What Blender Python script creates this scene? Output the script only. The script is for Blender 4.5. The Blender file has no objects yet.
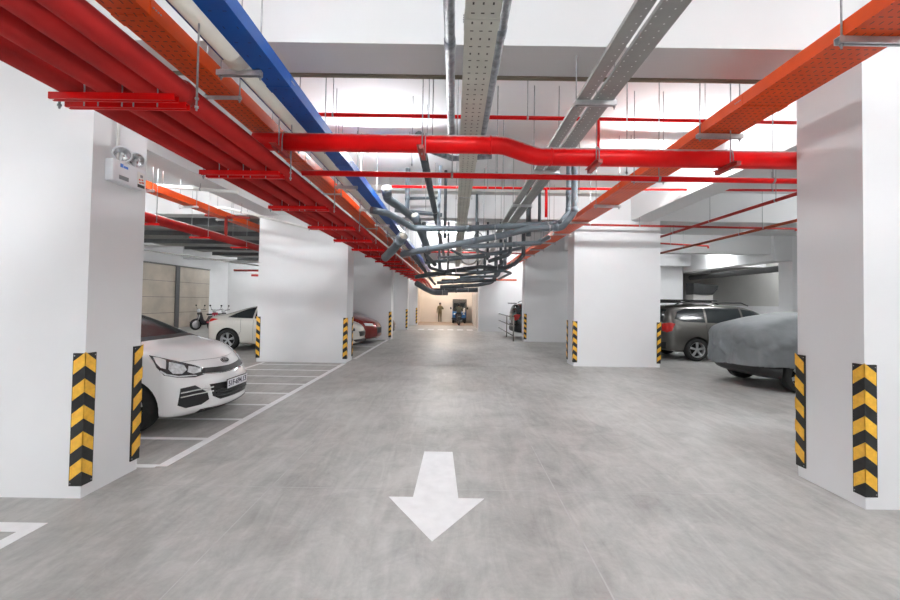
import bpy, bmesh, math, random
from mathutils import Vector, Matrix, noise
from mathutils.bvhtree import BVHTree
random.seed(7)
PI = math.pi
scene = bpy.context.scene
C = scene.collection
V = Vector

# ------------------------------------------------------------------ materials
def new_mat(name):
    m = bpy.data.materials.new(name); m.use_nodes = True
    nt = m.node_tree; b = nt.nodes['Principled BSDF']
    return m, nt, b

def mat(name, col, rough=0.5, metal=0.0, var=0.06, scale=6.0, bump=0.0, coat=0.0, emit=None, estr=0.0, spec=None):
    """a plain coloured surface whose tone wanders a little (noise)"""
    m, nt, b = new_mat(name)
    b.inputs['Roughness'].default_value = rough
    b.inputs['Metallic'].default_value = metal
    b.inputs['Coat Weight'].default_value = coat
    b.inputs['Coat Roughness'].default_value = 0.05
    if spec is not None: b.inputs['Specular IOR Level'].default_value = spec
    tc = nt.nodes.new('ShaderNodeTexCoord')
    n = nt.nodes.new('ShaderNodeTexNoise'); n.inputs['Scale'].default_value = scale; n.inputs['Detail'].default_value = 5
    nt.links.new(tc.outputs['Object'], n.inputs['Vector'])
    r = nt.nodes.new('ShaderNodeValToRGB')
    r.color_ramp.elements[0].position = 0.3; r.color_ramp.elements[1].position = 0.7
    r.color_ramp.elements[0].color = tuple(max(0, c * (1 - var)) for c in col) + (1,)
    r.color_ramp.elements[1].color = tuple(min(1, c * (1 + var)) for c in col) + (1,)
    nt.links.new(n.outputs['Fac'], r.inputs['Fac'])
    nt.links.new(r.outputs['Color'], b.inputs['Base Color'])
    if bump:
        bp = nt.nodes.new('ShaderNodeBump'); bp.inputs['Strength'].default_value = bump; bp.inputs['Distance'].default_value = 0.01
        n2 = nt.nodes.new('ShaderNodeTexNoise'); n2.inputs['Scale'].default_value = scale * 7; n2.inputs['Detail'].default_value = 4
        nt.links.new(tc.outputs['Object'], n2.inputs['Vector'])
        nt.links.new(n2.outputs['Fac'], bp.inputs['Height']); nt.links.new(bp.outputs['Normal'], b.inputs['Normal'])
    if emit:
        b.inputs['Emission Color'].default_value = tuple(emit) + (1,); b.inputs['Emission Strength'].default_value = estr
    return m

def math_node(nt, op, a, b=None, clamp=False):
    n = nt.nodes.new('ShaderNodeMath'); n.operation = op; n.use_clamp = clamp
    for i, v in enumerate((a, b)):
        if v is None: continue
        if isinstance(v, (int, float)): n.inputs[i].default_value = v
        else: nt.links.new(v, n.inputs[i])
    return n.outputs[0]

def perforated(name, col, hole, rough, metal, px, py, sx, sy, x0=0.0, var=0.08, spec=0.28):
    """sheet metal with rows of slots; px, py pitch and sx, sy half size of a slot in metres (object x, y)"""
    m = mat(name, col, rough, metal, var, 5.0, spec=spec)
    nt = m.node_tree; b = nt.nodes['Principled BSDF']
    tc = nt.nodes.new('ShaderNodeTexCoord'); sp = nt.nodes.new('ShaderNodeSeparateXYZ')
    nt.links.new(tc.outputs['Object'], sp.inputs[0])
    def near(out, pitch, half, off):
        a = math_node(nt, 'ADD', out, off); f = math_node(nt, 'DIVIDE', a, pitch)
        f = math_node(nt, 'FRACT', f); f = math_node(nt, 'SUBTRACT', f, 0.5); f = math_node(nt, 'ABSOLUTE', f)
        return math_node(nt, 'LESS_THAN', f, half / pitch)
    def rows(offy, hx, hy):
        return math_node(nt, 'MULTIPLY', near(sp.outputs[0], px, hx, x0), near(sp.outputs[1], py, hy, offy))
    a = rows(0.0, sx, sy); c = rows(py / 2, sy, sx)
    mask = math_node(nt, 'MAXIMUM', a, c)
    # only on faces that look straight down or up
    g = nt.nodes.new('ShaderNodeNewGeometry'); sn = nt.nodes.new('ShaderNodeSeparateXYZ'); nt.links.new(g.outputs['Normal'], sn.inputs[0])
    up = math_node(nt, 'GREATER_THAN', math_node(nt, 'ABSOLUTE', sn.outputs[2]), 0.7)
    mask = math_node(nt, 'MULTIPLY', mask, up)
    mx = nt.nodes.new('ShaderNodeMix'); mx.data_type = 'RGBA'
    src = b.inputs['Base Color'].links[0].from_socket
    nt.links.new(mask, mx.inputs[0]); nt.links.new(src, mx.inputs[6]); mx.inputs[7].default_value = tuple(hole) + (1,)
    nt.links.new(mx.outputs[2], b.inputs['Base Color'])
    return m

def concrete():
    m, nt, b = new_mat('concrete_floor')
    tc = nt.nodes.new('ShaderNodeTexCoord')
    def nz(scale, detail, rough=0.6, dist=0.0, vec=None):
        n = nt.nodes.new('ShaderNodeTexNoise'); n.inputs['Scale'].default_value = scale; n.inputs['Detail'].default_value = detail
        n.inputs['Roughness'].default_value = rough; n.inputs['Distortion'].default_value = dist
        nt.links.new(vec or tc.outputs['Object'], n.inputs['Vector']); return n.outputs['Fac']
    big = nz(0.55, 6, 0.65, 0.6); mid = nz(2.6, 8, 0.7, 1.2); fine = nz(30, 4, 0.6)
    mp = nt.nodes.new('ShaderNodeMapping'); mp.inputs['Scale'].default_value = (3.5, 0.7, 1); mp.inputs['Rotation'].default_value = (0, 0, 0.6)
    nt.links.new(tc.outputs['Object'], mp.inputs[0]); sw = nz(1.4, 6, 0.6, 2.0, mp.outputs[0])
    blot = nz(1.1, 3, 0.5, 1.5)
    s = math_node(nt, 'MULTIPLY', big, 0.28)
    s = math_node(nt, 'ADD', s, math_node(nt, 'MULTIPLY', blot, 0.12))
    s = math_node(nt, 'ADD', s, math_node(nt, 'MULTIPLY', mid, 0.30))
    s = math_node(nt, 'ADD', s, math_node(nt, 'MULTIPLY', sw, 0.22))
    s = math_node(nt, 'ADD', s, math_node(nt, 'MULTIPLY', fine, 0.08))
    r = nt.nodes.new('ShaderNodeValToRGB')
    e = r.color_ramp.elements
    e[0].position = 0.37; e[0].color = (0.245, 0.241, 0.229, 1)
    e[1].position = 0.63; e[1].color = (0.545, 0.538, 0.518, 1)
    x = r.color_ramp.elements.new(0.50); x.color = (0.395, 0.389, 0.373, 1)
    nt.links.new(s, r.inputs['Fac']); nt.links.new(r.outputs['Color'], b.inputs['Base Color'])
    rr = nt.nodes.new('ShaderNodeMapRange'); rr.inputs['To Min'].default_value = 0.34; rr.inputs['To Max'].default_value = 0.6
    nt.links.new(mid, rr.inputs['Value']); nt.links.new(rr.outputs[0], b.inputs['Roughness'])
    bp = nt.nodes.new('ShaderNodeBump'); bp.inputs['Strength'].default_value = 0.12; bp.inputs['Distance'].default_value = 0.01
    nt.links.new(mid, bp.inputs['Height']); nt.links.new(bp.outputs['Normal'], b.inputs['Normal'])
    return m

def glass_mat():
    m = mat('car_glass', (0.020, 0.024, 0.026), 0.14, 0.0, 0.1, 3.0, spec=0.35)
    return m

def emission(name, col, strength):
    m = bpy.data.materials.new(name); m.use_nodes = True; nt = m.node_tree
    b = nt.nodes['Principled BSDF']
    b.inputs['Base Color'].default_value = (0.9, 0.9, 0.9, 1)
    b.inputs['Emission Color'].default_value = tuple(col) + (1,); b.inputs['Emission Strength'].default_value = strength
    return m

M = {}
M['concrete'] = concrete()
M['white_wall'] = mat('white_plaster', (0.80, 0.80, 0.81), 0.75, 0, 0.025, 1.2, bump=0.05)
M['ceiling'] = mat('white_slab_paint', (0.74, 0.74, 0.745), 0.85, 0, 0.03, 1.0, bump=0.04)
M['cream_wall'] = mat('cream_plaster', (0.80, 0.73, 0.66), 0.75, 0, 0.03, 1.0)
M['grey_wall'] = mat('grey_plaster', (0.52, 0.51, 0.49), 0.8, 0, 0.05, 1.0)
M['paint_white'] = mat('road_paint', (0.82, 0.825, 0.83), 0.6, 0, 0.05, 9.0)
M['joint'] = mat('saw_cut_joint', (0.46, 0.455, 0.45), 0.8, 0, 0.1, 10)
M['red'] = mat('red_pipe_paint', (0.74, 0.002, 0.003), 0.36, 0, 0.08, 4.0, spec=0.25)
M['red_bank'] = mat('shaded_red_pipe_paint', (0.36, 0.008, 0.007), 0.45, 0, 0.14, 4.0, spec=0.3)  # same red paint, darkened so the bank's underside shade is in the colour
def pale_tops(m, top_col):  # blends to pale grey on upward-facing faces, edge broken up by noise
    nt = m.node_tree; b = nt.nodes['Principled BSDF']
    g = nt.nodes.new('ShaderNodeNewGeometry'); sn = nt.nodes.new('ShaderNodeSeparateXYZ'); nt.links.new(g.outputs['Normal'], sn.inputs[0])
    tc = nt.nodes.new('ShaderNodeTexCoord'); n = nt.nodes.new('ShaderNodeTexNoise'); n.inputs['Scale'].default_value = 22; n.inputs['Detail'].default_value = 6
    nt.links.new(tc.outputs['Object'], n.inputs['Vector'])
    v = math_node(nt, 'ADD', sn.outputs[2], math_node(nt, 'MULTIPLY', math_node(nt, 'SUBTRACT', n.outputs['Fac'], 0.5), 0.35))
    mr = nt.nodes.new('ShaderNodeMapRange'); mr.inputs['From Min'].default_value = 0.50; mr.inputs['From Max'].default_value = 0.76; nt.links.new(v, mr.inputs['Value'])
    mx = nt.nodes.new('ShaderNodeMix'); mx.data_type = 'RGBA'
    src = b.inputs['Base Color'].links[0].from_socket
    nt.links.new(mr.outputs[0], mx.inputs[0]); nt.links.new(src, mx.inputs[6]); mx.inputs[7].default_value = top_col + (1,)
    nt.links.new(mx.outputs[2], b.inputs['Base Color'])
pale_tops(M['red'], (0.50, 0.46, 0.46)); pale_tops(M['red_bank'], (0.50, 0.46, 0.45))
M['red_dark'] = mat('red_sprinkler_paint', (0.40, 0.022, 0.015), 0.4, 0, 0.1, 5.0)
M['orange_pipe'] = mat('rust_orange_pipe_paint', (0.44, 0.07, 0.02), 0.45, 0, 0.1, 5.0)
M['orange'] = perforated('orange_tray_paint', (0.76, 0.072, 0.001), (0.14, 0.02, 0.006), 0.42, 0, 0.055, 0.10, 0.004, 0.013)
M['blue'] = perforated('blue_tray_paint', (0.008, 0.10, 0.43), (0.006, 0.03, 0.14), 0.35, 0, 0.09, 0.30, 0.004, 0.012)
M['cream_pipe'] = mat('cream_pipe_plastic', (0.78, 0.73, 0.64), 0.4, 0, 0.04, 4.0)
M['blue_line'] = mat('blue_print_stripe', (0.01, 0.03, 0.18), 0.5)
M['beige_tray'] = perforated('beige_tray_paint', (0.60, 0.59, 0.53), (0.06, 0.05, 0.045), 0.5, 0, 0.060, 0.16, 0.0055, 0.011, x0=0.03)
M['galv_tray'] = perforated('galvanised_tray', (0.36, 0.36, 0.35), (0.85, 0.86, 0.86), 0.42, 0.45, 0.085, 0.13, 0.005, 0.005, x0=0.02)
M['galv'] = mat('galvanised_steel', (0.55, 0.56, 0.57), 0.38, 0.6, 0.12, 14.0)
M['rod'] = mat('zinc_threaded_rod', (0.36, 0.37, 0.38), 0.4, 0.5, 0.15, 40)
M['pvc'] = mat('blue_grey_pvc', (0.125, 0.150, 0.172), 0.42, 0, 0.12, 5.0)
M['pvc_dark'] = mat('dark_grey_insulation', (0.075, 0.085, 0.095), 0.6, 0, 0.2, 8.0)
M['pvc_light'] = mat('pale_pvc', (0.30, 0.35, 0.41), 0.4, 0, 0.1, 6.0)
M['wrap'] = mat('tape_wrapped_insulation', (0.20, 0.22, 0.25), 0.45, 0, 0.55, 16.0, bump=0.5)
M['cap_end'] = mat('pale_pipe_plug', (0.46, 0.42, 0.36), 0.5)
M['hose'] = mat('grey_flexible_hose', (0.30, 0.29, 0.27), 0.5, 0, 0.2, 30)
M['white_pvc'] = mat('white_conduit', (0.80, 0.79, 0.76), 0.4)
M['black_rubber'] = mat('black_rubber', (0.016, 0.016, 0.017), 0.55, 0, 0.3, 20)
M['yellow'] = mat('yellow_reflective_film', (0.95, 0.50, 0.05), 0.35, 0, 0.14, 30)
M['car_white'] = mat('white_car_paint', (0.80, 0.80, 0.80), 0.22, 0, 0.01, 2, coat=0.8)
M['car_pearl'] = mat('pearl_white_car_paint', (0.66, 0.63, 0.58), 0.22, 0, 0.01, 2, coat=0.8)
M['car_grey'] = mat('metallic_grey_brown_paint', (0.115, 0.108, 0.098), 0.3, 0.5, 0.05, 2, coat=0.7)
M['car_red'] = mat('dark_red_car_paint', (0.20, 0.014, 0.012), 0.25, 0.2, 0.05, 2, coat=0.8)
M['car_black'] = mat('black_car_paint', (0.012, 0.013, 0.015), 0.2, 0, 0.1, 2, coat=0.8)
M['glass'] = glass_mat()
M['plastic_black'] = mat('black_plastic', (0.014, 0.014, 0.015), 0.45, 0, 0.2, 12)
M['liner'] = mat('wheel_liner', (0.012, 0.012, 0.012), 0.9)
M['tyre'] = mat('tyre_rubber', (0.018, 0.018, 0.018), 0.8, 0, 0.2, 20)
M['rim'] = mat('alloy_rim', (0.56, 0.57, 0.58), 0.28, 0.75, 0.06, 8)
M['chrome'] = mat('chrome', (0.75, 0.76, 0.77), 0.12, 1.0, 0.02, 5)
M['lamp_lens'] = mat('headlamp_lens', (0.62, 0.64, 0.66), 0.22, 0.0, 0.25, 30, coat=0.4)
M['lamp_dark'] = mat('headlamp_bezel', (0.03, 0.03, 0.032), 0.2, 0, 0.1, 6, coat=0.8)
M['lamp_bowl'] = mat('lamp_reflector', (0.72, 0.73, 0.74), 0.12, 0.9, 0.05, 8)
M['tail_red'] = mat('tail_lamp_red', (0.52, 0.012, 0.010), 0.15, 0, 0.1, 8, coat=1.0)
M['plate'] = mat('plate_white', (0.80, 0.80, 0.84), 0.4)
M['ink'] = mat('plate_ink', (0.02, 0.02, 0.05), 0.5)
M['cloth'] = mat('grey_car_cover_cloth', (0.175, 0.190, 0.200), 0.6, 0, 0.12, 3.0, bump=0.3)
M['cladding'] = mat('brown_metal_sheet', (0.46, 0.40, 0.33), 0.4, 0.1, 0.22, 1.1)
M['dark_steel'] = mat('dark_steel_post', (0.10, 0.10, 0.10), 0.5, 0.2)
M['duct'] = mat('dull_galvanised_duct', (0.30, 0.305, 0.30), 0.5, 0.25, 0.15, 3)
M['duct_rib'] = mat('dark_duct_flange', (0.12, 0.125, 0.13), 0.5, 0.2)
M['shutter'] = mat('grey_shutter', (0.34, 0.33, 0.31), 0.5, 0.1, 0.1, 4)
M['olive'] = mat('olive_uniform_cloth', (0.17, 0.14, 0.075), 0.85, 0, 0.2, 20)
M['olive_grey'] = mat('grey_green_jacket_cloth', (0.085, 0.082, 0.055), 0.85, 0, 0.2, 20)
M['denim'] = mat('dark_trouser_cloth', (0.035, 0.042, 0.055), 0.85, 0, 0.2, 20)
M['skin'] = mat('skin', (0.36, 0.19, 0.12), 0.55, 0, 0.05, 10)
M['hair'] = mat('dark_hair', (0.022, 0.013, 0.010), 0.6)
M['shoe'] = mat('dark_shoe', (0.03, 0.025, 0.02), 0.5)
M['cart_blue'] = mat('blue_cart_paint', (0.010, 0.11, 0.33), 0.3, 0, 0.05, 3, coat=0.5)
M['bike_red'] = mat('red_scooter_paint', (0.45, 0.02, 0.06), 0.3, 0, 0.05, 3, coat=0.6)
M['bike_dark'] = mat('dark_scooter_paint', (0.03, 0.03, 0.035), 0.3, 0, 0.05, 3, coat=0.6)
M['box_white'] = mat('white_lamp_plastic', (0.78, 0.80, 0.83), 0.4)
M['sticker_blue'] = mat('blue_print', (0.04, 0.20, 0.70), 0.5)
M['sticker_grey'] = mat('grey_print', (0.22, 0.23, 0.24), 0.5)
M['sticker_red'] = mat('red_print', (0.70, 0.10, 0.05), 0.5)
M['paper'] = mat('white_label_paper', (0.78, 0.77, 0.74), 0.6)
M['tube'] = emission('fluorescent_tube', (0.955, 0.985, 1.0), 300.0)
M['tube_warm'] = emission('warm_fluorescent_tube', (1.0, 0.86, 0.72), 260.0)
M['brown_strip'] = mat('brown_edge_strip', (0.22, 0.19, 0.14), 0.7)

# ------------------------------------------------------------------ mesh builder
class MB:
    def __init__(s): s.v = []; s.f = []; s.m = []; s.sm = []
    def add(s, vs, fs, mi=0, smooth=False):
        o = len(s.v); s.v += [tuple(p) for p in vs]
        for f in fs: s.f.append([i + o for i in f]); s.m.append(mi); s.sm.append(smooth)
    def box(s, x0, x1, y0, y1, z0, z1, mi=0, bev=0.0):
        if bev <= 0:
            vs = [(x, y, z) for z in (z0, z1) for y in (y0, y1) for x in (x0, x1)]
            s.add(vs, [(0, 2, 3, 1), (4, 5, 7, 6), (0, 1, 5, 4), (2, 6, 7, 3), (0, 4, 6, 2), (1, 3, 7, 5)], mi); return
        bm = bmesh.new(); bmesh.ops.create_cube(bm, size=1)
        for v in bm.verts: v.co = V(((x0 + x1) / 2 + v.co.x * (x1 - x0), (y0 + y1) / 2 + v.co.y * (y1 - y0), (z0 + z1) / 2 + v.co.z * (z1 - z0)))
        bmesh.ops.bevel(bm, geom=bm.edges[:], offset=bev, segments=2, profile=0.5, affect='EDGES')
        bm.verts.index_update(); s.add([v.co for v in bm.verts], [[v.index for v in f.verts] for f in bm.faces], mi); bm.free()
    def tube(s, pts, r, n=12, mi=0, caps=True, rs=None):
        pts = [V(p) for p in pts]; k = len(pts)
        t0 = (pts[1] - pts[0]).normalized()
        a = V((0, 0, 1)) if abs(t0.z) < 0.9 else V((1, 0, 0))
        u = t0.cross(a).normalized(); rings = []
        for i, p in enumerate(pts):
            t = (pts[min(i + 1, k - 1)] - pts[max(i - 1, 0)]).normalized()
            u = (u - t * u.dot(t)).normalized(); w = t.cross(u)
            rr = rs[i] if rs else r
            rings.append([p + (u * math.cos(2 * PI * j / n) + w * math.sin(2 * PI * j / n)) * rr for j in range(n)])
        vs = [q for g in rings for q in g]
        fs = [(i * n + j, i * n + (j + 1) % n, (i + 1) * n + (j + 1) % n, (i + 1) * n + j) for i in range(k - 1) for j in range(n)]
        s.add(vs, fs, mi, True)
        if caps:
            s.add(rings[0], [tuple(reversed(range(n)))], mi); s.add(rings[-1], [tuple(range(n))], mi)
    def cyl(s, a, b, r, n=16, mi=0, r2=None): s.tube([a, b], r, n, mi, True, [r, r2 if r2 is not None else r])
    def lathe(s, prof, o, ax, n=24, mi=0):
        """prof: (radius, along) pairs around axis ax from o"""
        ax = V(ax).normalized(); a = V((0, 0, 1)) if abs(ax.z) < 0.9 else V((1, 0, 0))
        u = ax.cross(a).normalized(); w = ax.cross(u); o = V(o)
        vs = [o + ax * h + (u * math.cos(2 * PI * j / n) + w * math.sin(2 * PI * j / n)) * r for r, h in prof for j in range(n)]
        k = len(prof)
        s.add(vs, [(i * n + j, i * n + (j + 1) % n, (i + 1) * n + (j + 1) % n, (i + 1) * n + j) for i in range(k - 1) for j in range(n)], mi, True)
    def prism(s, poly, d, mi=0, smooth=False):
        """closed polygon of 3D points pushed along vector d"""
        n = len(poly); p = [V(q) for q in poly]; q = [a + V(d) for a in p]
        s.add(p + q, [tuple(reversed(range(n))), tuple(range(n, 2 * n))] + [(i, (i + 1) % n, n + (i + 1) % n, n + i) for i in range(n)], mi, smooth)
    def ball(s, c, r, mi=0, n=12, sc=(1, 1, 1)):
        c = V(c); prof = [(math.sin(PI * i / n), -math.cos(PI * i / n)) for i in range(n + 1)]
        m = 2 * n
        vs = [c + V((r * a * math.cos(2 * PI * j / m) * sc[0], r * a * math.sin(2 * PI * j / m) * sc[1], r * h * sc[2])) for a, h in prof for j in range(m)]
        s.add(vs, [(i * m + j, i * m + (j + 1) % m, (i + 1) * m + (j + 1) % m, (i + 1) * m + j) for i in range(n) for j in range(m)], mi, True)
    def build(s, name, mats, parent=None, recalc=True):
        me = bpy.data.meshes.new(name)
        me.from_pydata(s.v, [], s.f)
        mats = mats if isinstance(mats, (list, tuple)) else [mats]
        for m in mats: me.materials.append(m)
        for i, p in enumerate(me.polygons): p.material_index = s.m[i]; p.use_smooth = s.sm[i]
        if recalc:
            bm = bmesh.new(); bm.from_mesh(me); bmesh.ops.remove_doubles(bm, verts=bm.verts[:], dist=1e-6)
            bmesh.ops.recalc_face_normals(bm, faces=bm.faces[:]); bm.to_mesh(me); bm.free()
        me.update()
        o = bpy.data.objects.new(name, me); C.objects.link(o)
        if parent: o.parent = parent
        return o

def thing(name, label, cat, loc=(0, 0, 0), rz=0.0, group=None):
    o = bpy.data.objects.new(name, None); C.objects.link(o); o.empty_display_size = 0.1
    o.location = loc; o.rotation_euler = (0, 0, rz); o['label'] = label; o['category'] = cat
    if group: o['group'] = group
    return o
def tag(o, label, cat, group=None):
    o['label'] = label; o['category'] = cat
    if group: o['group'] = group
    return o
def struct(o, label=None):
    o['kind'] = 'structure'
    if label: o['label'] = label
    return o
def fillet(pts, r, n=6):
    """polyline with its corners rounded to radius r (pipe elbows)"""
    pts = [V(p) for p in pts]; out = [pts[0]]
    for i in range(1, len(pts) - 1):
        a, b, c = pts[i - 1], pts[i], pts[i + 1]
        d1 = (a - b); d2 = (c - b); l1 = d1.length; l2 = d2.length; d1.normalize(); d2.normalize()
        ang = d1.angle(d2)
        t = min(r / max(math.tan(ang / 2), 1e-3), 0.45 * l1, 0.45 * l2)
        p, q = b + d1 * t, b + d2 * t
        for j in range(n + 1):
            k = j / n; out.append(p * (1 - k) ** 2 + b * 2 * k * (1 - k) + q * k * k)
    out.append(pts[-1]); return out
def bar(x0, x1, y0, y1, z0, z1, name, m, label, cat, group=None, bev=0.0):
    b = MB(); b.box(x0, x1, y0, y1, z0, z1, 0, bev); return tag(b.build(name, m), label, cat, group)
ORD = ['first', 'second', 'third', 'fourth', 'fifth', 'sixth', 'seventh', 'eighth', 'ninth', 'tenth', 'eleventh', 'twelfth', 'thirteenth', 'fourteenth',
       'fifteenth', 'sixteenth', 'seventeenth', 'eighteenth', 'nineteenth', 'twentieth']

# ------------------------------------------------------------------ the setting
SLAB = 4.5; SOFFIT = 3.75
b = MB(); b.box(-15.2, 17.4, -9, 34, -0.2, 0); struct(b.build('floor', M['concrete']), 'grey concrete floor')
b = MB(); b.box(-15.2, 17.4, -9, 34, SLAB, SLAB + 0.2); struct(b.build('ceiling', M['ceiling']), 'white painted ceiling slab')
b = MB(); b.box(-15.2, -15, -9, 34, 0, SLAB); struct(b.build('wall_left', M['white_wall']))
b = MB(); b.box(17.2, 17.4, -9, 34, 0, SLAB)
struct(b.build('wall_right', M['grey_wall']))
b = MB(); b.box(17.1, 17.2, 8, 30, 0, 1.6); struct(b.build('trim_1', M['white_wall']), 'white lower half of the right outer wall')
b = MB(); b.box(-15.2, 17.4, -9.2, -9, 0, SLAB); struct(b.build('wall_rear', M['white_wall']))
b = MB(); b.box(-15, -2.6, 33.2, 33.4, 0, SLAB); struct(b.build('wall_back', M['white_wall']))
b = MB(); b.box(-2.6, -0.05, 31.2, 31.4, 0, SLAB); b.box(0.95, 1.42, 31.2, 31.4, 0, SLAB); b.box(-0.05, 0.95, 31.2, 31.4, 1.75, SLAB)
struct(b.build('wall_end', M['cream_wall']), 'cream end wall of the aisle')
b = MB(); b.box(-2.75, -2.6, 27.5, 33.4, 0, SLAB); struct(b.build('wall_end_side', M['cream_wall']))
b = MB(); b.box(1.42, 1.56, 22.5, 31.4, 0, SLAB); struct(b.build('wall_corridor', M['cream_wall']), 'cream side wall by the end of the aisle')
b = MB(); b.box(1.56, 17.2, 30, 30.2, 0, SLAB); struct(b.build('wall_far', M['white_wall']))
b = MB(); b.box(-2.6, 1.42, 26.9, 31.2, 0, 0.004); struct(b.build('floor_tan', mat('tan_screed', (0.36, 0.27, 0.205), 0.6, 0, 0.12, 2.0)), 'tan floor before the cream end wall')
# shutter in the opening
b = MB()
for i in range(22): b.box(-0.05, 0.95, 31.42, 31.46, i * 0.08, i * 0.08 + 0.072)
struct(b.build('door_1', M['shutter']), 'grey roller shutter at the end of the aisle')
b = MB(); b.box(-0.09, -0.05, 31.17, 31.2, 0, 1.79); b.box(0.95, 0.99, 31.17, 31.2, 0, 1.79); b.box(-0.05, 0.95, 31.17, 31.2, 1.75, 1.79)
struct(b.build('trim_2', M['dark_steel']), 'dark frame round the shutter')
# corridor doors and notices on the corridor wall
for k, y in enumerate((24.2, 27.4)):
    b = MB(); b.box(1.38, 1.42, y, y + 0.9, 0, 2.05); b.box(1.36, 1.38, y - 0.06, y, 0, 2.1); b.box(1.36, 1.38, y + 0.9, y + 0.96, 0, 2.1); b.box(1.36, 1.38, y - 0.06, y + 0.96, 2.05, 2.11)
    struct(b.build('door_%d' % (k + 2), M['cream_wall']))
# columns
COLS = [  # x0, x1, y0, y1, label
    (-5.2, -2.93, 3.2, 3.76, 'wide white column at the left edge of the picture'),
    (-5.0, -2.72, 10.2, 10.8, 'wide white column in the left row, second from the camera'),
    (-5.0, -2.57, 16.4, 17.0, 'wide white column in the left row, third from the camera'),
    (-5.0, -2.55, 22.0, 22.6, 'white column in the left row, fourth from the camera'),
    (-5.0, -2.45, 26.75, 27.35, 'last white column in the left row'),
    (3.29, 5.6, 3.21, 3.83, 'wide white column at the right edge of the picture'),
    (3.07, 5.27, 10.22, 10.82, 'wide white column in the right row, second from the camera'),
    (2.9, 5.2, 16.38, 17.0, 'white column in the right row behind the metal railing'),
    (1.36, 5.2, 21.85, 22.45, 'broad white wall panel past the railing'),
    (-12.9, -9.9, 22.8, 23.4, 'white column beyond the pearl white sedan'),
    (10.6, 13.05, 22.8, 23.5, 'white column behind the grey car roof rack'),
    (13.8, 16, 16.3, 17.0, 'grey-white column beyond the covered car'),
    (-5.2, -2.9, -3.9, -3.3, None), (3.2, 5.5, -3.9, -3.3, None)]
for x0, x1, y0, y1, lab in COLS:
    b = MB(); b.box(x0, x1, y0, y1, 0, SOFFIT if abs(x0) < 9 else SLAB)
    struct(b.build('column', M['white_wall']), lab)
# beams along the column rows and across
for y in (-3.85, 3.3, 10.25, 16.45, 22.05, 26.8):
    b = MB(); b.box(-15, 17.2, y, y + 0.45, SOFFIT, SLAB); struct(b.build('beam', M['ceiling']), 'white cross beam under the slab')
for x0, x1 in ((-5.0, -4.5), (4.53, 5.05)):
    ys = [-9, -3.85, 3.3, 10.25, 16.45, 22.05, 26.8, 31]
    for a, c in zip(ys[:-1], ys[1:]):
        b = MB(); b.box(x0, x1, a + 0.45 if a > -9 else a, c, SOFFIT, SLAB); struct(b.build('beam', M['ceiling']), 'white long beam under the slab')
b = MB(); b.box(13.05, 13.8, 16.3, 22.8, 3.47, SLAB); struct(b.build('beam', M['ceiling']), 'white deep beam over the right parking bay')
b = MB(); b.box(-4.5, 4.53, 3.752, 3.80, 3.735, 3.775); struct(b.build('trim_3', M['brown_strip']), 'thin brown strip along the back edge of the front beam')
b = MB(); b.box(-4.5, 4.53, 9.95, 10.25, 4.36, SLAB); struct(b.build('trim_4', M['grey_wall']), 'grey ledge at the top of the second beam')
# saw cut joints in the floor
b = MB(); b.box(-1.537, -1.529, -2, 30, 0.0, 0.0012); b.box(0.886, 0.896, -2, 30, 0.0, 0.0012); b.box(-2.6, 3.1, 3.437, 3.443, 0.0, 0.0012); b.box(-2.6, 3.0, 10.0, 10.006, 0, 0.0012)
struct(b.build('floor_joint', M['joint']), 'thin pale joints cut in the floor')
# road paint
b = MB(); b.prism([(-0.29, 4.29, 0.0), (0.01, 4.29, 0.0), (0.06, 3.29, 0.0), (0.27, 3.29, 0.0), (-0.122, 2.70, 0.0), (-0.508, 3.30, 0.0), (-0.31, 3.30, 0.0)], (0, 0, 0.003))
tag(b.build('painted_arrow', M['paint_white']), 'white arrow painted on the grey aisle floor, pointing at the camera', 'floor marking')
def bay(y0, y1, pitch, xa, xb, name, label):
    b = MB(); b.box(xa - 0.05, xa + 0.05, y0, y1, 0, 0.0025)
    y = y0
    while y <= y1 + 0.01:
        b.box(xb, xa - 0.05, y - 0.03, y + 0.04, 0, 0.0025); y += pitch
    b.box(xb - 0.05, xb + 0.03, y0, y1, 0, 0.0025)
    return tag(b.build(name, M['paint_white']), label, 'floor marking')
bay(3.82, 10.1, 0.75, -2.74, -4.75, 'parking_bay_marking', 'white ladder of narrow bay lines on the floor before the white hatchback')
bay(10.9, 16.3, 1.5, -2.68, -4.7, 'parking_bay_marking', 'white bay lines on the floor before the dark red car')
b = MB(); b.box(-4.9, -2.83, 2.74, 2.85, 0, 0.0025); b.box(-2.93, -2.83, -0.6, 2.74, 0, 0.0025)
tag(b.build('parking_bay_marking', M['paint_white']), 'white painted bay corner on the floor at the lower left, before the near left column', 'floor marking')
b = MB()
for i in range(6): b.box(-2.0 + i * 0.55, -1.66 + i * 0.55, 22.3, 23.1, 0, 0.003)
tag(b.build('dashed_marking', M['paint_white']), 'row of six white dashes painted across the far end of the aisle', 'floor marking')

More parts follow.
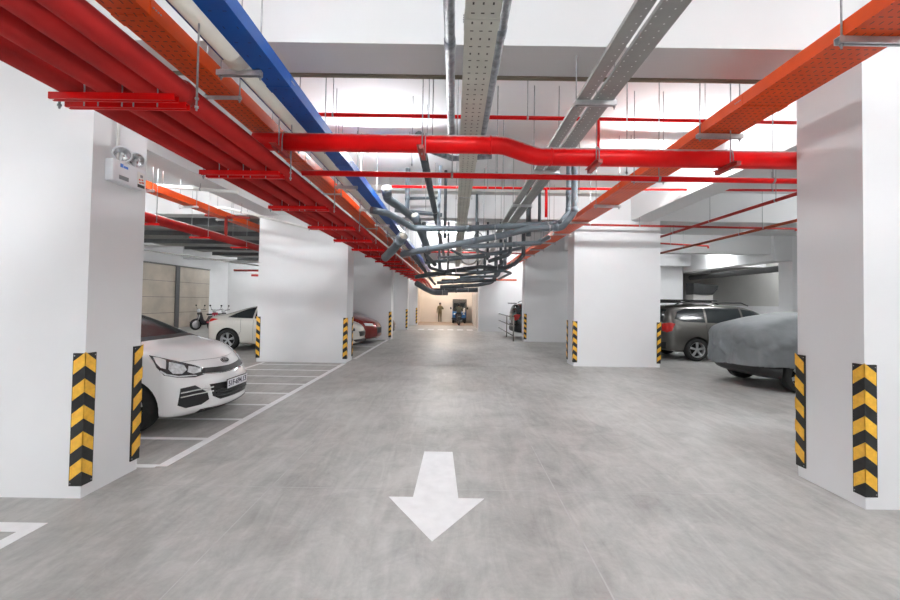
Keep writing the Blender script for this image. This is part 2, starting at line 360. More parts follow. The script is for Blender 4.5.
# ------------------------------------------------------------------ corner guards
def guard(x, y, dx, dy, where):
    """L shaped rubber guard on the column corner (x, y); its legs run dx along x and dy along y from the corner"""
    t = thing('corner_guard', 'yellow-black chevron guard ' + where, 'corner guard', (x, y, 0.1), 0, 'corner guards on the columns')
    L = 0.087; H = 1.045; th = 0.012
    b = MB()
    ox, oy = -dx * th, -dy * th   # outside faces
    b.prism([(ox, oy, 0), (dx * L, oy, 0), (dx * L, 0.0, 0), (0.0, 0.0, 0), (0, dy * L, 0), (ox, dy * L, 0)], (0, 0, H))
    b.build('rubber_body', M['black_rubber'], t)
    for i in range(5):
        z = 0.045 + i * 0.208; b = MB(); k = 0.004; d = 0.075; h = 0.105
        b.prism([(ox - dx * k, oy - dy * k, z + d), (dx * (L - 0.008), oy - dy * k, z), (dx * (L - 0.008), oy - dy * k, z + h), (ox - dx * k, oy - dy * k, z + d + h)], (0, dy * k * 0.99, 0))
        b.prism([(ox - dx * k, oy - dy * k, z + d), (ox - dx * k, dy * (L - 0.008), z), (ox - dx * k, dy * (L - 0.008), z + h), (ox - dx * k, oy - dy * k, z + d + h)], (dx * k * 0.99, 0, 0))
        b.build('chevron', M['yellow'], t)
    for z in (0.02, H - 0.02, H / 2 + 0.01):
        b = MB(); b.ball((dx * (L - 0.012), oy, z), 0.005, n=5); b.build('screw', M['rod'], t)
        b = MB(); b.ball((ox, dy * (L - 0.012), z), 0.005, n=5); b.build('screw', M['rod'], t)
guard(-2.93, 3.2, -1, 1, 'on the near corner of the column at the left edge')
guard(-2.93, 3.76, -1, -1, 'on the far corner of the left edge column, before the white hatchback')
guard(3.29, 3.21, 1, 1, 'on the near corner of the column at the right edge')
guard(3.29, 3.83, 1, -1, 'on the far corner of the right edge column, before the covered car')
guard(-5.0, 10.2, 1, 1, 'on the left corner of the second left column, by the sedan wheel')
guard(-2.72, 10.2, -1, 1, 'on the right front corner of the second left column')
guard(-2.72, 10.8, -1, -1, 'on the rear corner of the second left column, before the red car')
guard(3.07, 10.22, 1, 1, 'on the left front corner of the second right column')
guard(3.07, 10.82, 1, -1, 'on the left rear corner of the second right column')
guard(5.27, 10.22, -1, 1, 'on the right corner of the second right column, by the grey car')
guard(-2.57, 16.4, -1, 1, 'on the third left column, behind the dark red car')
guard(-2.55, 22.0, -1, 1, 'on the fourth left column')
guard(-2.45, 26.75, -1, 1, 'on the last left column beside the cream end wall')
guard(2.9, 16.38, 1, 1, 'on the third right column behind the metal railing')

# ------------------------------------------------------------------ lamps
def batten(x, y, z, label, warm=False, rz=0.0):
    t = thing('batten_lamp', label, 'ceiling lamp', (x, y, z), rz, 'fluorescent batten lamps under the ceiling')
    b = MB(); b.box(-0.62, 0.62, -0.03, 0.03, 0.03, 0.08, 0, 0.006); b.build('housing', M['box_white'], t)
    b = MB(); b.cyl((-0.585, 0, 0), (0.585, 0, 0), 0.016, 10); b.build('tube', M['tube_warm' if warm else 'tube'], t)
    for sx in (-1, 1):
        b = MB(); b.box(sx * 0.60 - 0.018, sx * 0.60 + 0.018, -0.022, 0.022, -0.02, 0.035); b.build('lamp_holder', M['box_white'], t)
        b = MB(); b.cyl((sx * 0.45, 0, 0.08), (sx * 0.45, 0, SLAB - z), 0.006, 6); b.build('rod', M['rod'], t)
    return t
XL = {-10.5: 'far left bay', -5.75: 'left bay', -1.25: 'aisle', 3.45: 'right of the aisle', 9.8: 'right bay'}
YL = {-6.6: 'behind the camera', -0.2: 'above the camera', 6.8: 'before the second beam', 13.4: 'before the third beam', 19.6: 'beyond the third beam', 24.7: 'far from the camera'}
for y, yl in YL.items():
    for x, xl in XL.items():
        if (x > 9 and y > 7) or (13 < y < 14 and x != -10.5) or (y > 20 and x not in (-1.25, -10.5)) or (19 < y < 20 and x == -1.25): continue
        batten(x, y, 4.16, 'white batten lamp over the %s, %s' % (xl, yl))
batten(-0.25, 14.8, 4.16, 'white batten lamp over the aisle, beyond the grey pipes')
batten(15.5, 19.4, 4.16, 'added unseen batten lamp in the recess behind the deep right beam')  # unseen lamp, added behind the beam to brighten the dim right bay
batten(8.7, 11.5, 4.3, 'added unseen batten lamp over the right bay, just past the second beam')  # another added lamp, hidden by the second beam, lifting the right bay
batten(-0.6, 29.2, 3.7, 'warm fluorescent batten lamp before the cream end wall', True)
batten(-12.6, 30.5, 3.6, 'white fluorescent batten lamp before the far left back wall')
batten(12.7, 19.6, 4.2, 'white fluorescent batten lamp lighting the deep right beam', rz=PI / 2)

# ------------------------------------------------------------------ hangers
def trapeze(x0, x1, y, z, m, label, group, bw=0.041, bh=0.041, double=0.0, rods=(0.03, 0.03), name='trapeze_hanger', cat='hanger', rr=0.006, top=SLAB):
    """a bar under a run of trays, hung from the slab by two threaded rods; z is the top of the bar"""
    t = thing(name, label, cat, ((x0 + x1) / 2, y, z - bh), 0, group)
    h = (x1 - x0) / 2
    def chan(yc):
        b = MB(); k = 0.004
        b.box(-h, h, yc - bw / 2, yc + bw / 2, bh - k, bh); b.box(-h, h, yc - bw / 2, yc - bw / 2 + k, 0, bh - k); b.box(-h, h, yc + bw / 2 - k, yc + bw / 2, 0, bh - k)
        b.box(-h, h, yc - bw / 2 + k, yc - bw / 2 + 0.013, 0, k); b.box(-h, h, yc + bw / 2 - 0.013, yc + bw / 2 - k, 0, k)
        b.build('bar', m, t)
    if double: chan(-double / 2); chan(double / 2)
    else: chan(0)
    yc = 0
    for sx, off in ((-1, rods[0]), (1, rods[1])):
        if off is None: continue
        xx = sx * (h - off)
        b = MB(); b.cyl((xx, yc, -0.03), (xx, yc, top - z + bh), rr, 8)
        b.cyl((xx, yc, -0.014), (xx, yc, -0.001), 0.012, 6); b.cyl((xx, yc, bh), (xx, yc, bh + 0.012), 0.012, 6)
        b.build('rod', M['rod'], t)
    return t

# four big red fire pipes
RX = (-2.44, -2.20, -1.975, -1.785); RZ = 2.929; RR = 0.070
for k, x in enumerate(RX):
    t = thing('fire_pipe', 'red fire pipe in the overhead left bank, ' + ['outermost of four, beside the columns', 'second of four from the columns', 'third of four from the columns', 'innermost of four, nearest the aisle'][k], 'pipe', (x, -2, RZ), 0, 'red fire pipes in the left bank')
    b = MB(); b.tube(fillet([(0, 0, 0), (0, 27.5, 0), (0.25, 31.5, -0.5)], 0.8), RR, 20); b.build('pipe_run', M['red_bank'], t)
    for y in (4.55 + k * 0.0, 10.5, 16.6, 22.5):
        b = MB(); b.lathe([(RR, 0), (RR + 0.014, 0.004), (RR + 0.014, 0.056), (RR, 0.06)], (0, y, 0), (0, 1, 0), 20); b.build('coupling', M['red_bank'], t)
y = 2.51; k = 0
while y < 28.5:
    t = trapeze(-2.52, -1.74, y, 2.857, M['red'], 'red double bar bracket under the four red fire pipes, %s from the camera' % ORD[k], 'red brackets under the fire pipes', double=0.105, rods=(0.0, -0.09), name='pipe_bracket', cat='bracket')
    for x in RX[:3]:
        b = MB(); xc = x + 2.13
        pts = [(xc + (RR + 0.006) * math.cos(a), 0, 0.041 + RR + (RR + 0.006) * math.sin(a)) for a in [PI * i / 10 for i in range(11)]]
        b.tube([(pts[0][0], 0, -0.01)] + pts + [(pts[-1][0], 0, -0.01)], 0.004, 6); b.build('u_bolt', M['rod'], t)
    y += 1.46; k += 1

# trays
def tray(x0, x1, y0, y1, z, h, m, label, name='cable_tray', lip=0.012, joints=(), cat='cable tray'):
    t = thing(name, label, cat, ((x0 + x1) / 2, 0, z), 0)
    w = (x1 - x0) / 2; k = 0.003
    b = MB(); b.box(-w, w, y0, y1, 0, k); b.box(-w, -w + k, y0, y1, k, h); b.box(w - k, w, y0, y1, k, h)
    b.box(-w + k, -w + lip, y0, y1, h - k, h); b.box(w - lip, w - k, y0, y1, h - k, h)
    b.build('tray_channel', m, t)
    for yy in joints:
        b = MB(); b.box(-w - 0.004, w + 0.004, yy - 0.05, yy + 0.05, -0.004, 0); b.box(-w - 0.004, -w, yy - 0.05, yy + 0.05, 0, h - 0.01); b.box(w, w + 0.004, yy - 0.05, yy + 0.05, 0, h - 0.01)
        for sx in (-1, 1):
            for dy in (-0.03, -0.01, 0.01, 0.03): b.ball((sx * (w + 0.006), yy + dy, h / 2), 0.005, 1, 5)
        b.build('joint_plate', [m, M['rod']], t)
    return t
tray(2.42, 2.80, -2, 21.8, 3.30, 0.10, M['orange'], 'orange perforated cable tray hung over the right side of the aisle', joints=(3.4, 5.9, 8.4, 10.9))
tray(-2.07, -1.84, -2, 28, 3.285, 0.11, M['orange'], 'orange perforated cable tray between the red fire pipes and the cream pipe', joints=(2.4, 4.9, 7.4, 9.9))
tray(-1.566, -1.374, -2, 24, 3.35, 0.105, M['blue'], 'blue cable tray over the left side of the aisle', joints=(1.7, 3.3, 5.2, 7.6))
tray(0.042, 0.258, -2, 20, 3.36, 0.075, M['beige_tray'], 'beige perforated cable tray over the middle of the aisle', joints=(2.5, 4.95, 7.4, 9.9))
tray(1.04, 1.15, -2, 20, 3.36, 0.03, M['galv_tray'], 'narrow grey galvanised cable tray, the left of the side-by-side pair')
tray(1.188, 1.352, -2, 20, 3.36, 0.03, M['galv_tray'], 'wider grey galvanised cable tray, the right of the side-by-side pair')
# cream pipe beside the blue tray
t = thing('cream_pipe', 'cream pipe with a thin blue stripe along the blue cable tray', 'pipe', (-1.675, -2, 3.43), 0)
b = MB(); b.cyl((0, 0, 0), (0, 26, 0), 0.088, 24); b.build('pipe_run', M['cream_pipe'], t)
b = MB()
for a in (-PI * 0.68,):
    b.box(0.0885 * math.cos(a) - 0.006, 0.0885 * math.cos(a) + 0.006, 0, 26, 0.0885 * math.sin(a) - 0.004, 0.0885 * math.sin(a) + 0.004)
b.build('blue_stripe', M['blue_line'], t)
for y in (4.9, 8.2, 11.5):
    b = MB(); b.lathe([(0.088, 0), (0.098, 0.005), (0.098, 0.12), (0.088, 0.125)], (0, y, 0), (0, 1, 0), 24); b.build('coupling', M['cream_pipe'], t)
y = 3.03; k = 0
while y < 22:
    trapeze(-1.84, -1.50, y, 3.345, M['galv'], 'galvanised trapeze hanger under the cream pipe and blue tray, %s from the camera' % ORD[k], 'hangers under the blue tray', rods=(0.03, 0.012))
    y += 1.53; k += 1
y = 2.48; k = 0
while y < 22:
    trapeze(2.385, 2.84, y, 3.297, M['galv'], 'galvanised trapeze hanger under the right orange tray, %s from the camera' % ORD[k], 'hangers under the right orange tray', rods=(0.03, 0.03))
    y += 1.45; k += 1
y = 3.43; k = 0
while y < 18:
    trapeze(1.02, 1.38, y, 3.357, M['galv'], 'galvanised trapeze hanger under the pair of grey trays, %s from the camera' % ORD[k], 'hangers under the grey trays', rods=(0.015, 0.015))
    y += 1.85; k += 1
y = 4.3; k = 0
while y < 19:
    trapeze(0.005, 0.285, y, 3.357, M['galv'], 'thin galvanised hanger under the beige tray, %s from the camera' % ORD[k], 'hangers under the beige tray', bw=0.02, bh=0.012, rods=(0.008, 0.008), rr=0.004)
    y += 2.4; k += 1
for k, y in enumerate((3.3, 6.3, 9.3, 12.3, 15.3)):
    trapeze(-2.11, -1.80, y, 3.282, M['galv'], 'slim galvanised hanger under the left orange tray, %s from the camera' % ORD[k], 'hangers under the left orange tray', bw=0.03, bh=0.02, rods=(0.02, 0.012))

# main red pipe across the aisle with its offset, and its clevis hangers
t = thing('main_fire_pipe', 'thick red fire pipe crossing the aisle with an S bend in its middle', 'pipe', (0, 3.95, 3.165))
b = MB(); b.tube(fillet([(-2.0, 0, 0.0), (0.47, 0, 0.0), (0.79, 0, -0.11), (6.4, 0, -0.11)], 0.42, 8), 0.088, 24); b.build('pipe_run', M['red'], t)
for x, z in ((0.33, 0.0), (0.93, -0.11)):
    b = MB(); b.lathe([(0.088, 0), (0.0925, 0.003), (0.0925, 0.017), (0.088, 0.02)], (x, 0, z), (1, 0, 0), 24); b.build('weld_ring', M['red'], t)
for k, (x, z, lab) in enumerate(((-0.33, 3.165, 'left of the beige tray'), (1.36, 3.055, 'right of the grey trays'), (2.66, 3.055, 'under the right orange tray'), (-1.72, 3.165, 'beside the red bank'))):
    h = thing('pipe_hanger', 'red angle bracket with a rod holding the thick red pipe, ' + lab, 'hanger', (x, 3.95, z - 0.09), 0, 'hangers of the thick red pipe')
    b = MB(); b.box(-0.02, 0.02, -0.22, 0.10, -0.04, -0.002); b.box(-0.045, -0.02, -0.22, 0.10, -0.006, -0.002); b.build('angle_bracket', M['red_dark'], h)
    b = MB(); b.cyl((0.0, -0.105, -0.06), (0.0, -0.105, SLAB - z + 0.09), 0.006, 8); b.build('rod', M['rod'], h)
    b = MB(); pts = [(0.03, 0.10 * math.sin(a) , 0.09 + 0.10 * math.cos(a)) for a in [-PI / 2 + PI * i / 12 for i in range(13)]]
    b.tube([(0.03, pts[0][1], -0.04)] + pts + [(0.03, pts[-1][1], -0.04)], 0.005, 6); b.build('u_bolt', M['rod'], h)

def pipe(name, pts, r, m, label, cat='pipe', bend=0.15, n=14, hang=(), sockets=(), group=None, hm=None):
    p0 = V(pts[0]); t = thing(name, label, cat, p0, 0, group)
    path = fillet([V(p) - p0 for p in pts], bend) if len(pts) > 2 else [V(p) - p0 for p in pts]
    b = MB(); b.tube(path, r, n); b.build('pipe_run', m, t)
    for i in sockets:   # push-fit sockets: (segment, fraction)
        a, c = V(pts[i[0]]) - p0, V(pts[i[0] + 1]) - p0; d = (c - a).normalized(); o = a + (c - a) * i[1]
        b = MB(); b.lathe([(r, -0.05), (r * 1.13, -0.048), (r * 1.13, 0.048), (r, 0.05)], o, d, n); b.build('socket', m, t)
    for i in hang:
        a, c = V(pts[i[0]]) - p0, V(pts[i[0] + 1]) - p0; o = a + (c - a) * i[1]
        b = MB(); b.cyl(o + V((0, 0, r * 0.5)), V((o.x, o.y, SLAB - p0.z)), 0.0055, 6)
        d = (c - a).normalized()
        b.lathe([(r * 1.02, -0.012), (r * 1.12, -0.012), (r * 1.12, 0.012), (r * 1.02, 0.012)], o, d, n); b.build('hanger_rod', M['rod'], t)
    return t
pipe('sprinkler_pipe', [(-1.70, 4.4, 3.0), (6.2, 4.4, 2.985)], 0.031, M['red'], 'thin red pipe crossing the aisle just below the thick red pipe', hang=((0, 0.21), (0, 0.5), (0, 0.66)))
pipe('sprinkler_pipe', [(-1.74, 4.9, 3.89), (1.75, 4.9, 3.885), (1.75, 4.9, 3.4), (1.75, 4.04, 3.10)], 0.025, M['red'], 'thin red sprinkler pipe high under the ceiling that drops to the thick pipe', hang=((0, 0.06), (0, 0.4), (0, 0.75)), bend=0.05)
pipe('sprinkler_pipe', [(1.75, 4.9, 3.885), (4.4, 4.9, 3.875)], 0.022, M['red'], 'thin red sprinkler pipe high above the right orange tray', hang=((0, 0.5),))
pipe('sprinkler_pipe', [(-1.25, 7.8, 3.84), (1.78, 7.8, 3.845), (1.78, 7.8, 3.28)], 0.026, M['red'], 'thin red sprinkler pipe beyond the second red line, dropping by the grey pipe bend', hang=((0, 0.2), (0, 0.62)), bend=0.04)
pipe('sprinkler_pipe', [(1.78, 7.8, 3.845), (6.7, 7.8, 3.88)], 0.024, M['red'], 'thin red sprinkler pipe running on over the right bay', hang=((0, 0.9),))
pipe('sprinkler_pipe', [(2.9, 9.85, 3.55), (8.43, 9.85, 3.525), (8.43, 9.85, 3.47)], 0.026, M['red_dark'], 'dark red sprinkler pipe across the top of the second right column', hang=((0, 0.3), (0, 0.85)), bend=0.03)
pipe('sprinkler_pipe', [(5.9, 2, 3.56), (5.9, 21, 3.53)], 0.032, M['red_dark'], 'dark red pipe running lengthwise over the right bay, the upper of two', hang=((0, 0.28), (0, 0.38), (0, 0.46)))
pipe('sprinkler_pipe', [(7.68, 2, 3.56), (7.68, 21, 3.5)], 0.036, M['orange_pipe'], 'rust orange pipe running lengthwise over the right bay, the lower of two', hang=((0, 0.36), (0, 0.46), (0, 0.6)))
pipe('sprinkler_pipe', [(7.0, 14, 3.76), (8.9, 14, 3.68), (8.9, 14, 3.6)], 0.03, M['red_dark'], 'short dark red pipe end with a sprinkler head over the grey car', hang=((0, 0.3),), bend=0.03)
pipe('sprinkler_pipe', [(-1.4, 11.4, 3.7), (2.9, 11.4, 3.72)], 0.026, M['red_dark'], 'dark red sprinkler pipe crossing behind the grey pipes in mid aisle', hang=((0, 0.4),))
pipe('sprinkler_pipe', [(-1.2, 15.4, 3.5), (2.9, 15.4, 3.5)], 0.03, M['red_dark'], 'dark red sprinkler pipe crossing the far part of the aisle')
pipe('sprinkler_pipe', [(1.0, 20.5, 2.75), (3.2, 20.5, 2.75)], 0.05, M['orange_pipe'], 'orange pipe crossing low beside the far white panel')

# grey drain pipes, hoses and insulated lines in the middle of the aisle
pipe('drain_pipe', [(-1.48, 7.0, 3.19), (-1.22, 7.2, 3.18), (-0.84, 8.0, 3.06), (0.1, 8.0, 3.06), (1.95, 8.0, 3.19), (2.12, 8.0, 3.21), (2.34, 8.2, 3.46), (2.34, 8.2, SLAB)], 0.06, M['pvc'], 'blue-grey drain pipe leaving the blue tray, crossing the aisle and rising beside the orange tray', sockets=((4, 0.3), (3, 0.1), (6, 0.05), (6, 0.4)), hang=((3, 0.95),))
pipe('drain_pipe', [(-1.10, 8.4, 2.58), (-0.75, 8.0, 2.6), (-0.09, 7.7, 2.68), (0.87, 7.7, 2.88), (1.45, 7.7, 3.03), (2.07, 7.7, 3.06), (2.30, 7.68, 3.36), (2.30, 7.68, SLAB)], 0.062, M['pvc'], 'blue-grey drain pipe sloping across the aisle in front of the other grey pipes', sockets=((2, 0.5), (4, 0.8), (6, 0.04), (1, 0.3)), hang=((4, 0.6), (2, 0.9)))
pipe('drain_pipe', [(0.16, 9.0, 2.84), (1.02, 9.0, 2.89), (1.88, 9.0, 2.95), (2.15, 9.12, 3.1)], 0.055, M['pvc'], 'blue-grey drain pipe ending at the right orange tray under the sloping pipes', sockets=((1, 0.4), (2, 0.2)), hang=((1, 0.1),))
pipe('insulated_pipe', [(-1.18, 12.0, 2.32), (-0.13, 12.0, 2.52), (0.77, 12.0, 2.65), (1.52, 12.0, 2.63), (1.82, 12.0, 2.76), (2.07, 12.0, 3.03), (2.07, 12.0, SLAB)], 0.06, M['pvc_dark'], 'dark grey pipe sagging across the aisle and rising at the right', sockets=((1, 0.5), (3, 0.4)), hang=((1, 0.2), (2, 0.7)))
pipe('insulated_pipe', [(-0.63, 18.0, 2.25), (1.08, 18.0, 2.36), (1.75, 18.0, 2.51), (1.88, 18.0, 2.87), (1.88, 18.0, SLAB)], 0.085, M['pvc_dark'], 'dark grey pipe low across the far aisle with a bend up at the right', bend=0.3, sockets=((0, 0.6),))
pipe('insulated_pipe', [(-1.32, 22.0, 2.19), (1.3, 22.0, 2.26)], 0.13, M['pvc_dark'], 'thick black pipe lying level across the far end of the aisle', hang=((0, 0.3), (0, 0.8)), sockets=((0, 0.55),))
pipe('insulated_pipe', [(-1.81, 19.5, 2.45), (-1.47, 20.5, 2.24), (-1.1, 21.6, 2.06), (-0.33, 21.7, 2.07)], 0.14, M['pvc_dark'], 'thick dark pipe elbow at the end of the red fire pipes', bend=0.5, hang=((2, 0.6),))
pipe('drain_pipe', [(-0.77, 10.5, 2.6), (0.41, 10.5, 2.78), (1.2, 10.5, 2.92), (1.77, 10.5, 3.04)], 0.04, M['pvc'], 'thin blue-grey pipe behind the sloping drain pipes', hang=((0, 0.5), (1, 0.5)))
def capped(pts, r, label):
    t = pipe('capped_drain_pipe', pts, r, M['pvc'], label, bend=0.2, n=18, sockets=((0, 0.45),))
    d = (V(pts[0]) - V(pts[1])).normalized()
    b = MB(); b.lathe([(r * 1.14, -0.10), (r * 1.14, -0.004), (r * 0.95, 0.0), (r, -0.11)], (0, 0, 0), d, 18); b.build('socket', M['pvc'], t)
    b = MB(); b.lathe([(0.0, 0.004), (r * 0.9, 0.004), (r * 0.92, -0.02)], (0, 0, 0), d, 18); b.build('end_plug', M['cap_end'], t)
capped([(-1.20, 6.9, 3.55), (-1.22, 7.12, 3.43), (-1.06, 7.7, 3.40), (-0.85, 8.4, 3.33), (-0.8, 9.6, 3.3)], 0.078, 'grey drain pipe stub with a pale plug, the upper one beside the blue tray')
capped([(-0.81, 7.95, 3.32), (-0.75, 8.15, 3.14), (-0.64, 8.6, 2.88), (-0.6, 9.0, 2.71)], 0.075, 'grey drain pipe stub with a pale plug, standing up right of the others')
capped([(-1.03, 7.95, 2.90), (-1.28, 8.3, 2.66), (-1.5, 8.6, 2.52)], 0.09, 'thick grey drain pipe stub with a pale plug, the lowest of three')
pipe('drain_pipe', [(-0.33, 8.5, SLAB), (-0.36, 8.5, 3.05)], 0.035, M['pvc_light'], 'pale blue-grey pipe dropping straight from the ceiling left of the beige tray', sockets=((0, 0.5),))
pipe('insulated_pipe', [(-0.22, 8.8, SLAB), (-0.22, 8.8, 3.0)], 0.035, M['pvc_dark'], 'dark pipe dropping from the ceiling beside the pale pipe')
pipe('drain_pipe', [(-1.05, 8.7, SLAB), (-1.05, 8.7, 3.42)], 0.05, M['pvc'], 'short blue-grey pipe dropping beside the plugged stubs', sockets=((0, 0.6),))
pipe('drain_pipe', [(-1.2, 9.5, 4.05), (-0.37, 9.5, 4.07)], 0.035, M['pvc'], 'short grey pipe lying high beside the second beam, the upper one')
pipe('drain_pipe', [(-1.44, 9.5, 3.76), (-0.31, 9.5, 3.66)], 0.05, M['pvc'], 'short grey pipe lying high beside the second beam, the lower one')
pipe('insulated_pipe', [(-0.42, 4.9, 3.5), (-0.05, 5.55, 3.60), (0.5, 5.6, 3.66)], 0.04, M['wrap'], 'grey wrapped pipe branching diagonally to the beige tray', bend=0.1)
pipe('drain_pipe', [(1.66, 9.0, SLAB), (1.66, 9.0, 3.1)], 0.055, M['pvc_dark'], 'dark blue-grey pipe dropping behind the grey pipe bends')
pipe('drain_pipe', [(1.97, 9.3, SLAB), (1.97, 9.3, 3.3)], 0.035, M['pvc_dark'], 'thin dark pipe dropping near the right orange tray')
pipe('insulated_pipe', [(-0.43, 4.6, 3.52), (-0.42, 17, 3.40)], 0.055, M['pvc_dark'], 'dark grey pipe running lengthwise left of the beige tray', hang=((0, 0.1), (0, 0.3)))
pipe('insulated_pipe', [(-0.06, -2, 3.45), (-0.055, 4.7, 3.45)], 0.037, M['wrap'], 'tape wrapped grey pipe running overhead left of the beige tray', sockets=((0, 0.72),))
pipe('insulated_pipe', [(0.292, -2, 3.45), (0.292, 4.7, 3.45)], 0.037, M['wrap'], 'tape wrapped grey pipe running overhead right of the beige tray', sockets=((0, 0.70),))
pipe('conduit_pipe', [(-1.62, 7.6, 2.90), (-1.62, 22, 2.90)], 0.02, M['white_pvc'], 'thin white conduit alongside the red fire pipes in the distance')
def ring(c, r, tr, m, label, tilt):
    t = []
    for i in range(33):
        a = 2 * PI * i / 32; t.append((c[0] + r * math.cos(a), c[1] + r * math.sin(a) * tilt + 0.03 * (i / 32 - 0.5), c[2] + r * math.sin(a)))
    b = MB(); b.tube(t, tr, 8); tag(b.build('hose_coil', m), label, 'hose')
ring((0.40, 11.0, 2.86), 0.24, 0.022, M['hose'], 'loop of grey flexible hose hanging under the beige tray', 0.3)
ring((0.56, 9.5, 3.16), 0.09, 0.012, M['pvc_dark'], 'small black cable loop above the sloping grey pipe', 0.4)
FAR = [
    ([(-0.9, 13.5, 2.55), (0.3, 13.5, 2.5), (1.4, 13.5, 2.72), (1.75, 13.5, 3.1)], 0.045, 'pvc_dark', 'dark pipe crossing the aisle past the sagging one'),
    ([(-0.5, 13.0, 3.3), (-0.45, 13.0, 2.6), (0.9, 13.2, 2.6)], 0.04, 'pvc', 'grey pipe with a square drop near the beige tray end'),
    ([(0.2, 14.6, 2.5), (1.6, 14.6, 2.55), (1.9, 14.6, 3.4)], 0.05, 'pvc', 'grey pipe crossing low with an upturned right end'),
    ([(-1.2, 14.9, 2.5), (-0.2, 14.9, 2.62), (0.4, 14.9, 2.62)], 0.045, 'pvc_light', 'pale grey pipe in the distant pipe cluster'),
    ([(-0.7, 16.2, 2.35), (0.6, 16.2, 2.42), (1.7, 16.2, 2.5)], 0.06, 'pvc_dark', 'dark pipe crossing before the third beam'),
    ([(-0.9, 11.2, 3.2), (-0.7, 11.3, 2.55), (-0.3, 11.6, 2.45)], 0.045, 'pvc_dark', 'dark bent pipe dropping beside the red bank'),
    ([(-0.75, 9.6, 3.5), (-0.72, 10.0, 2.75), (-0.5, 10.4, 2.55)], 0.05, 'pvc_dark', 'dark bent pipe below the plugged stubs'),
    ([(0.9, 10.9, SLAB), (0.9, 10.9, 2.75)], 0.035, 'pvc_dark', 'dark vertical pipe behind the grey trays'),
    ([(1.3, 11.2, SLAB), (1.3, 11.2, 2.7)], 0.045, 'pvc_dark', 'dark vertical pipe right of the grey trays'),
    ([(1.6, 12.6, SLAB), (1.6, 12.6, 2.6), (0.7, 12.7, 2.5)], 0.045, 'pvc', 'grey pipe coming down and turning left in mid aisle'),
    ([(-0.2, 12.5, SLAB), (-0.2, 12.5, 2.55)], 0.035, 'pvc_dark', 'dark vertical pipe left of the beige tray in the distance'),
    ([(-0.6, 19.0, 2.6), (1.4, 19.0, 2.65)], 0.06, 'pvc_dark', 'dark level pipe above the far black pipe'),
    ([(1.05, 12.3, 2.72), (2.12, 15.0, 2.7), (2.12, 19, 2.7)], 0.05, 'pvc_dark', 'dark pipe running away along the right side of the far aisle'),
    ([(-0.95, 9.0, 2.66), (-0.95, 16, 2.5), (-0.95, 20, 2.45)], 0.055, 'pvc_dark', 'dark pipe running away beside the red bank'),
]
FAR += [
    ([(0.55, 10.2, SLAB), (0.55, 10.2, 2.9), (1.1, 10.3, 2.82)], 0.03, 'pvc', 'thin grey pipe dropping right of the beige tray and turning right'),
    ([(-0.1, 10.0, 2.9), (0.3, 10.1, 2.7), (0.9, 10.1, 2.75)], 0.03, 'pvc_dark', 'thin dark pipe below the thin grey drain pipe'),
    ([(1.45, 10.4, 3.4), (1.45, 10.4, 2.85), (0.9, 10.6, 2.68)], 0.05, 'pvc_dark', 'dark pipe bending left under the grey trays'),
    ([(-0.5, 11.8, 2.9), (0.5, 11.8, 2.95), (1.6, 11.8, 3.05)], 0.03, 'pvc', 'thin grey pipe crossing above the sagging dark pipe'),
    ([(0.75, 12.9, SLAB), (0.75, 12.9, 2.6)], 0.03, 'pvc_dark', 'thin dark vertical pipe beyond the hose loop'),
    ([(1.05, 14.0, 3.3), (1.05, 14.0, 2.65), (0.4, 14.1, 2.58)], 0.04, 'pvc_dark', 'dark elbow pipe in the distant cluster'),
    ([(-0.55, 14.3, SLAB), (-0.55, 14.3, 2.5)], 0.04, 'pvc', 'grey vertical pipe beside the red bank in the distance'),
    ([(0.1, 17.0, 2.55), (1.3, 17.0, 2.62), (1.3, 17.0, 3.4)], 0.05, 'pvc', 'grey pipe with an upright right end just past the third beam'),
    ([(-0.3, 15.8, 2.75), (1.0, 15.8, 2.85)], 0.04, 'pvc_light', 'short pale pipe under the end of the beige tray'),
]
for pts, r, mk, lab in FAR: pipe('service_pipe', pts, r, M[mk], lab, bend=0.14, n=10, sockets=((0, 0.5),))
# lone rods seen between the pipes
for k, (x, y, z0, lab) in enumerate(((-0.62, 5.6, 3.5, 'left of the wrapped pipe'), (-0.30, 5.0, 3.55, 'beside the wrapped pipe bend'), (0.55, 5.3, 3.3, 'right of the beige tray'), (1.98, 4.6, 3.1, 'left of the right orange tray'),
        (2.05, 6.6, 3.4, 'behind the thick red pipe'), (0.75, 6.3, 3.4, 'before the grey drain pipes'), (0.62, 8.6, 3.2, 'behind the sloping drain pipe'), (1.15, 9.4, 3.1, 'at the bend of the grey pipes'), (-0.55, 7.4, 3.3, 'left of the beige tray in mid aisle'))):
    b = MB(); b.cyl((x, y, z0), (x, y, SLAB), 0.0065, 8); b.cyl((x, y, z0 + 0.01), (x, y, z0 + 0.03), 0.013, 6)
    tag(b.build('threaded_rod', M['rod']), 'bare zinc threaded rod hanging from the ceiling ' + lab, 'rod', 'bare threaded rods')

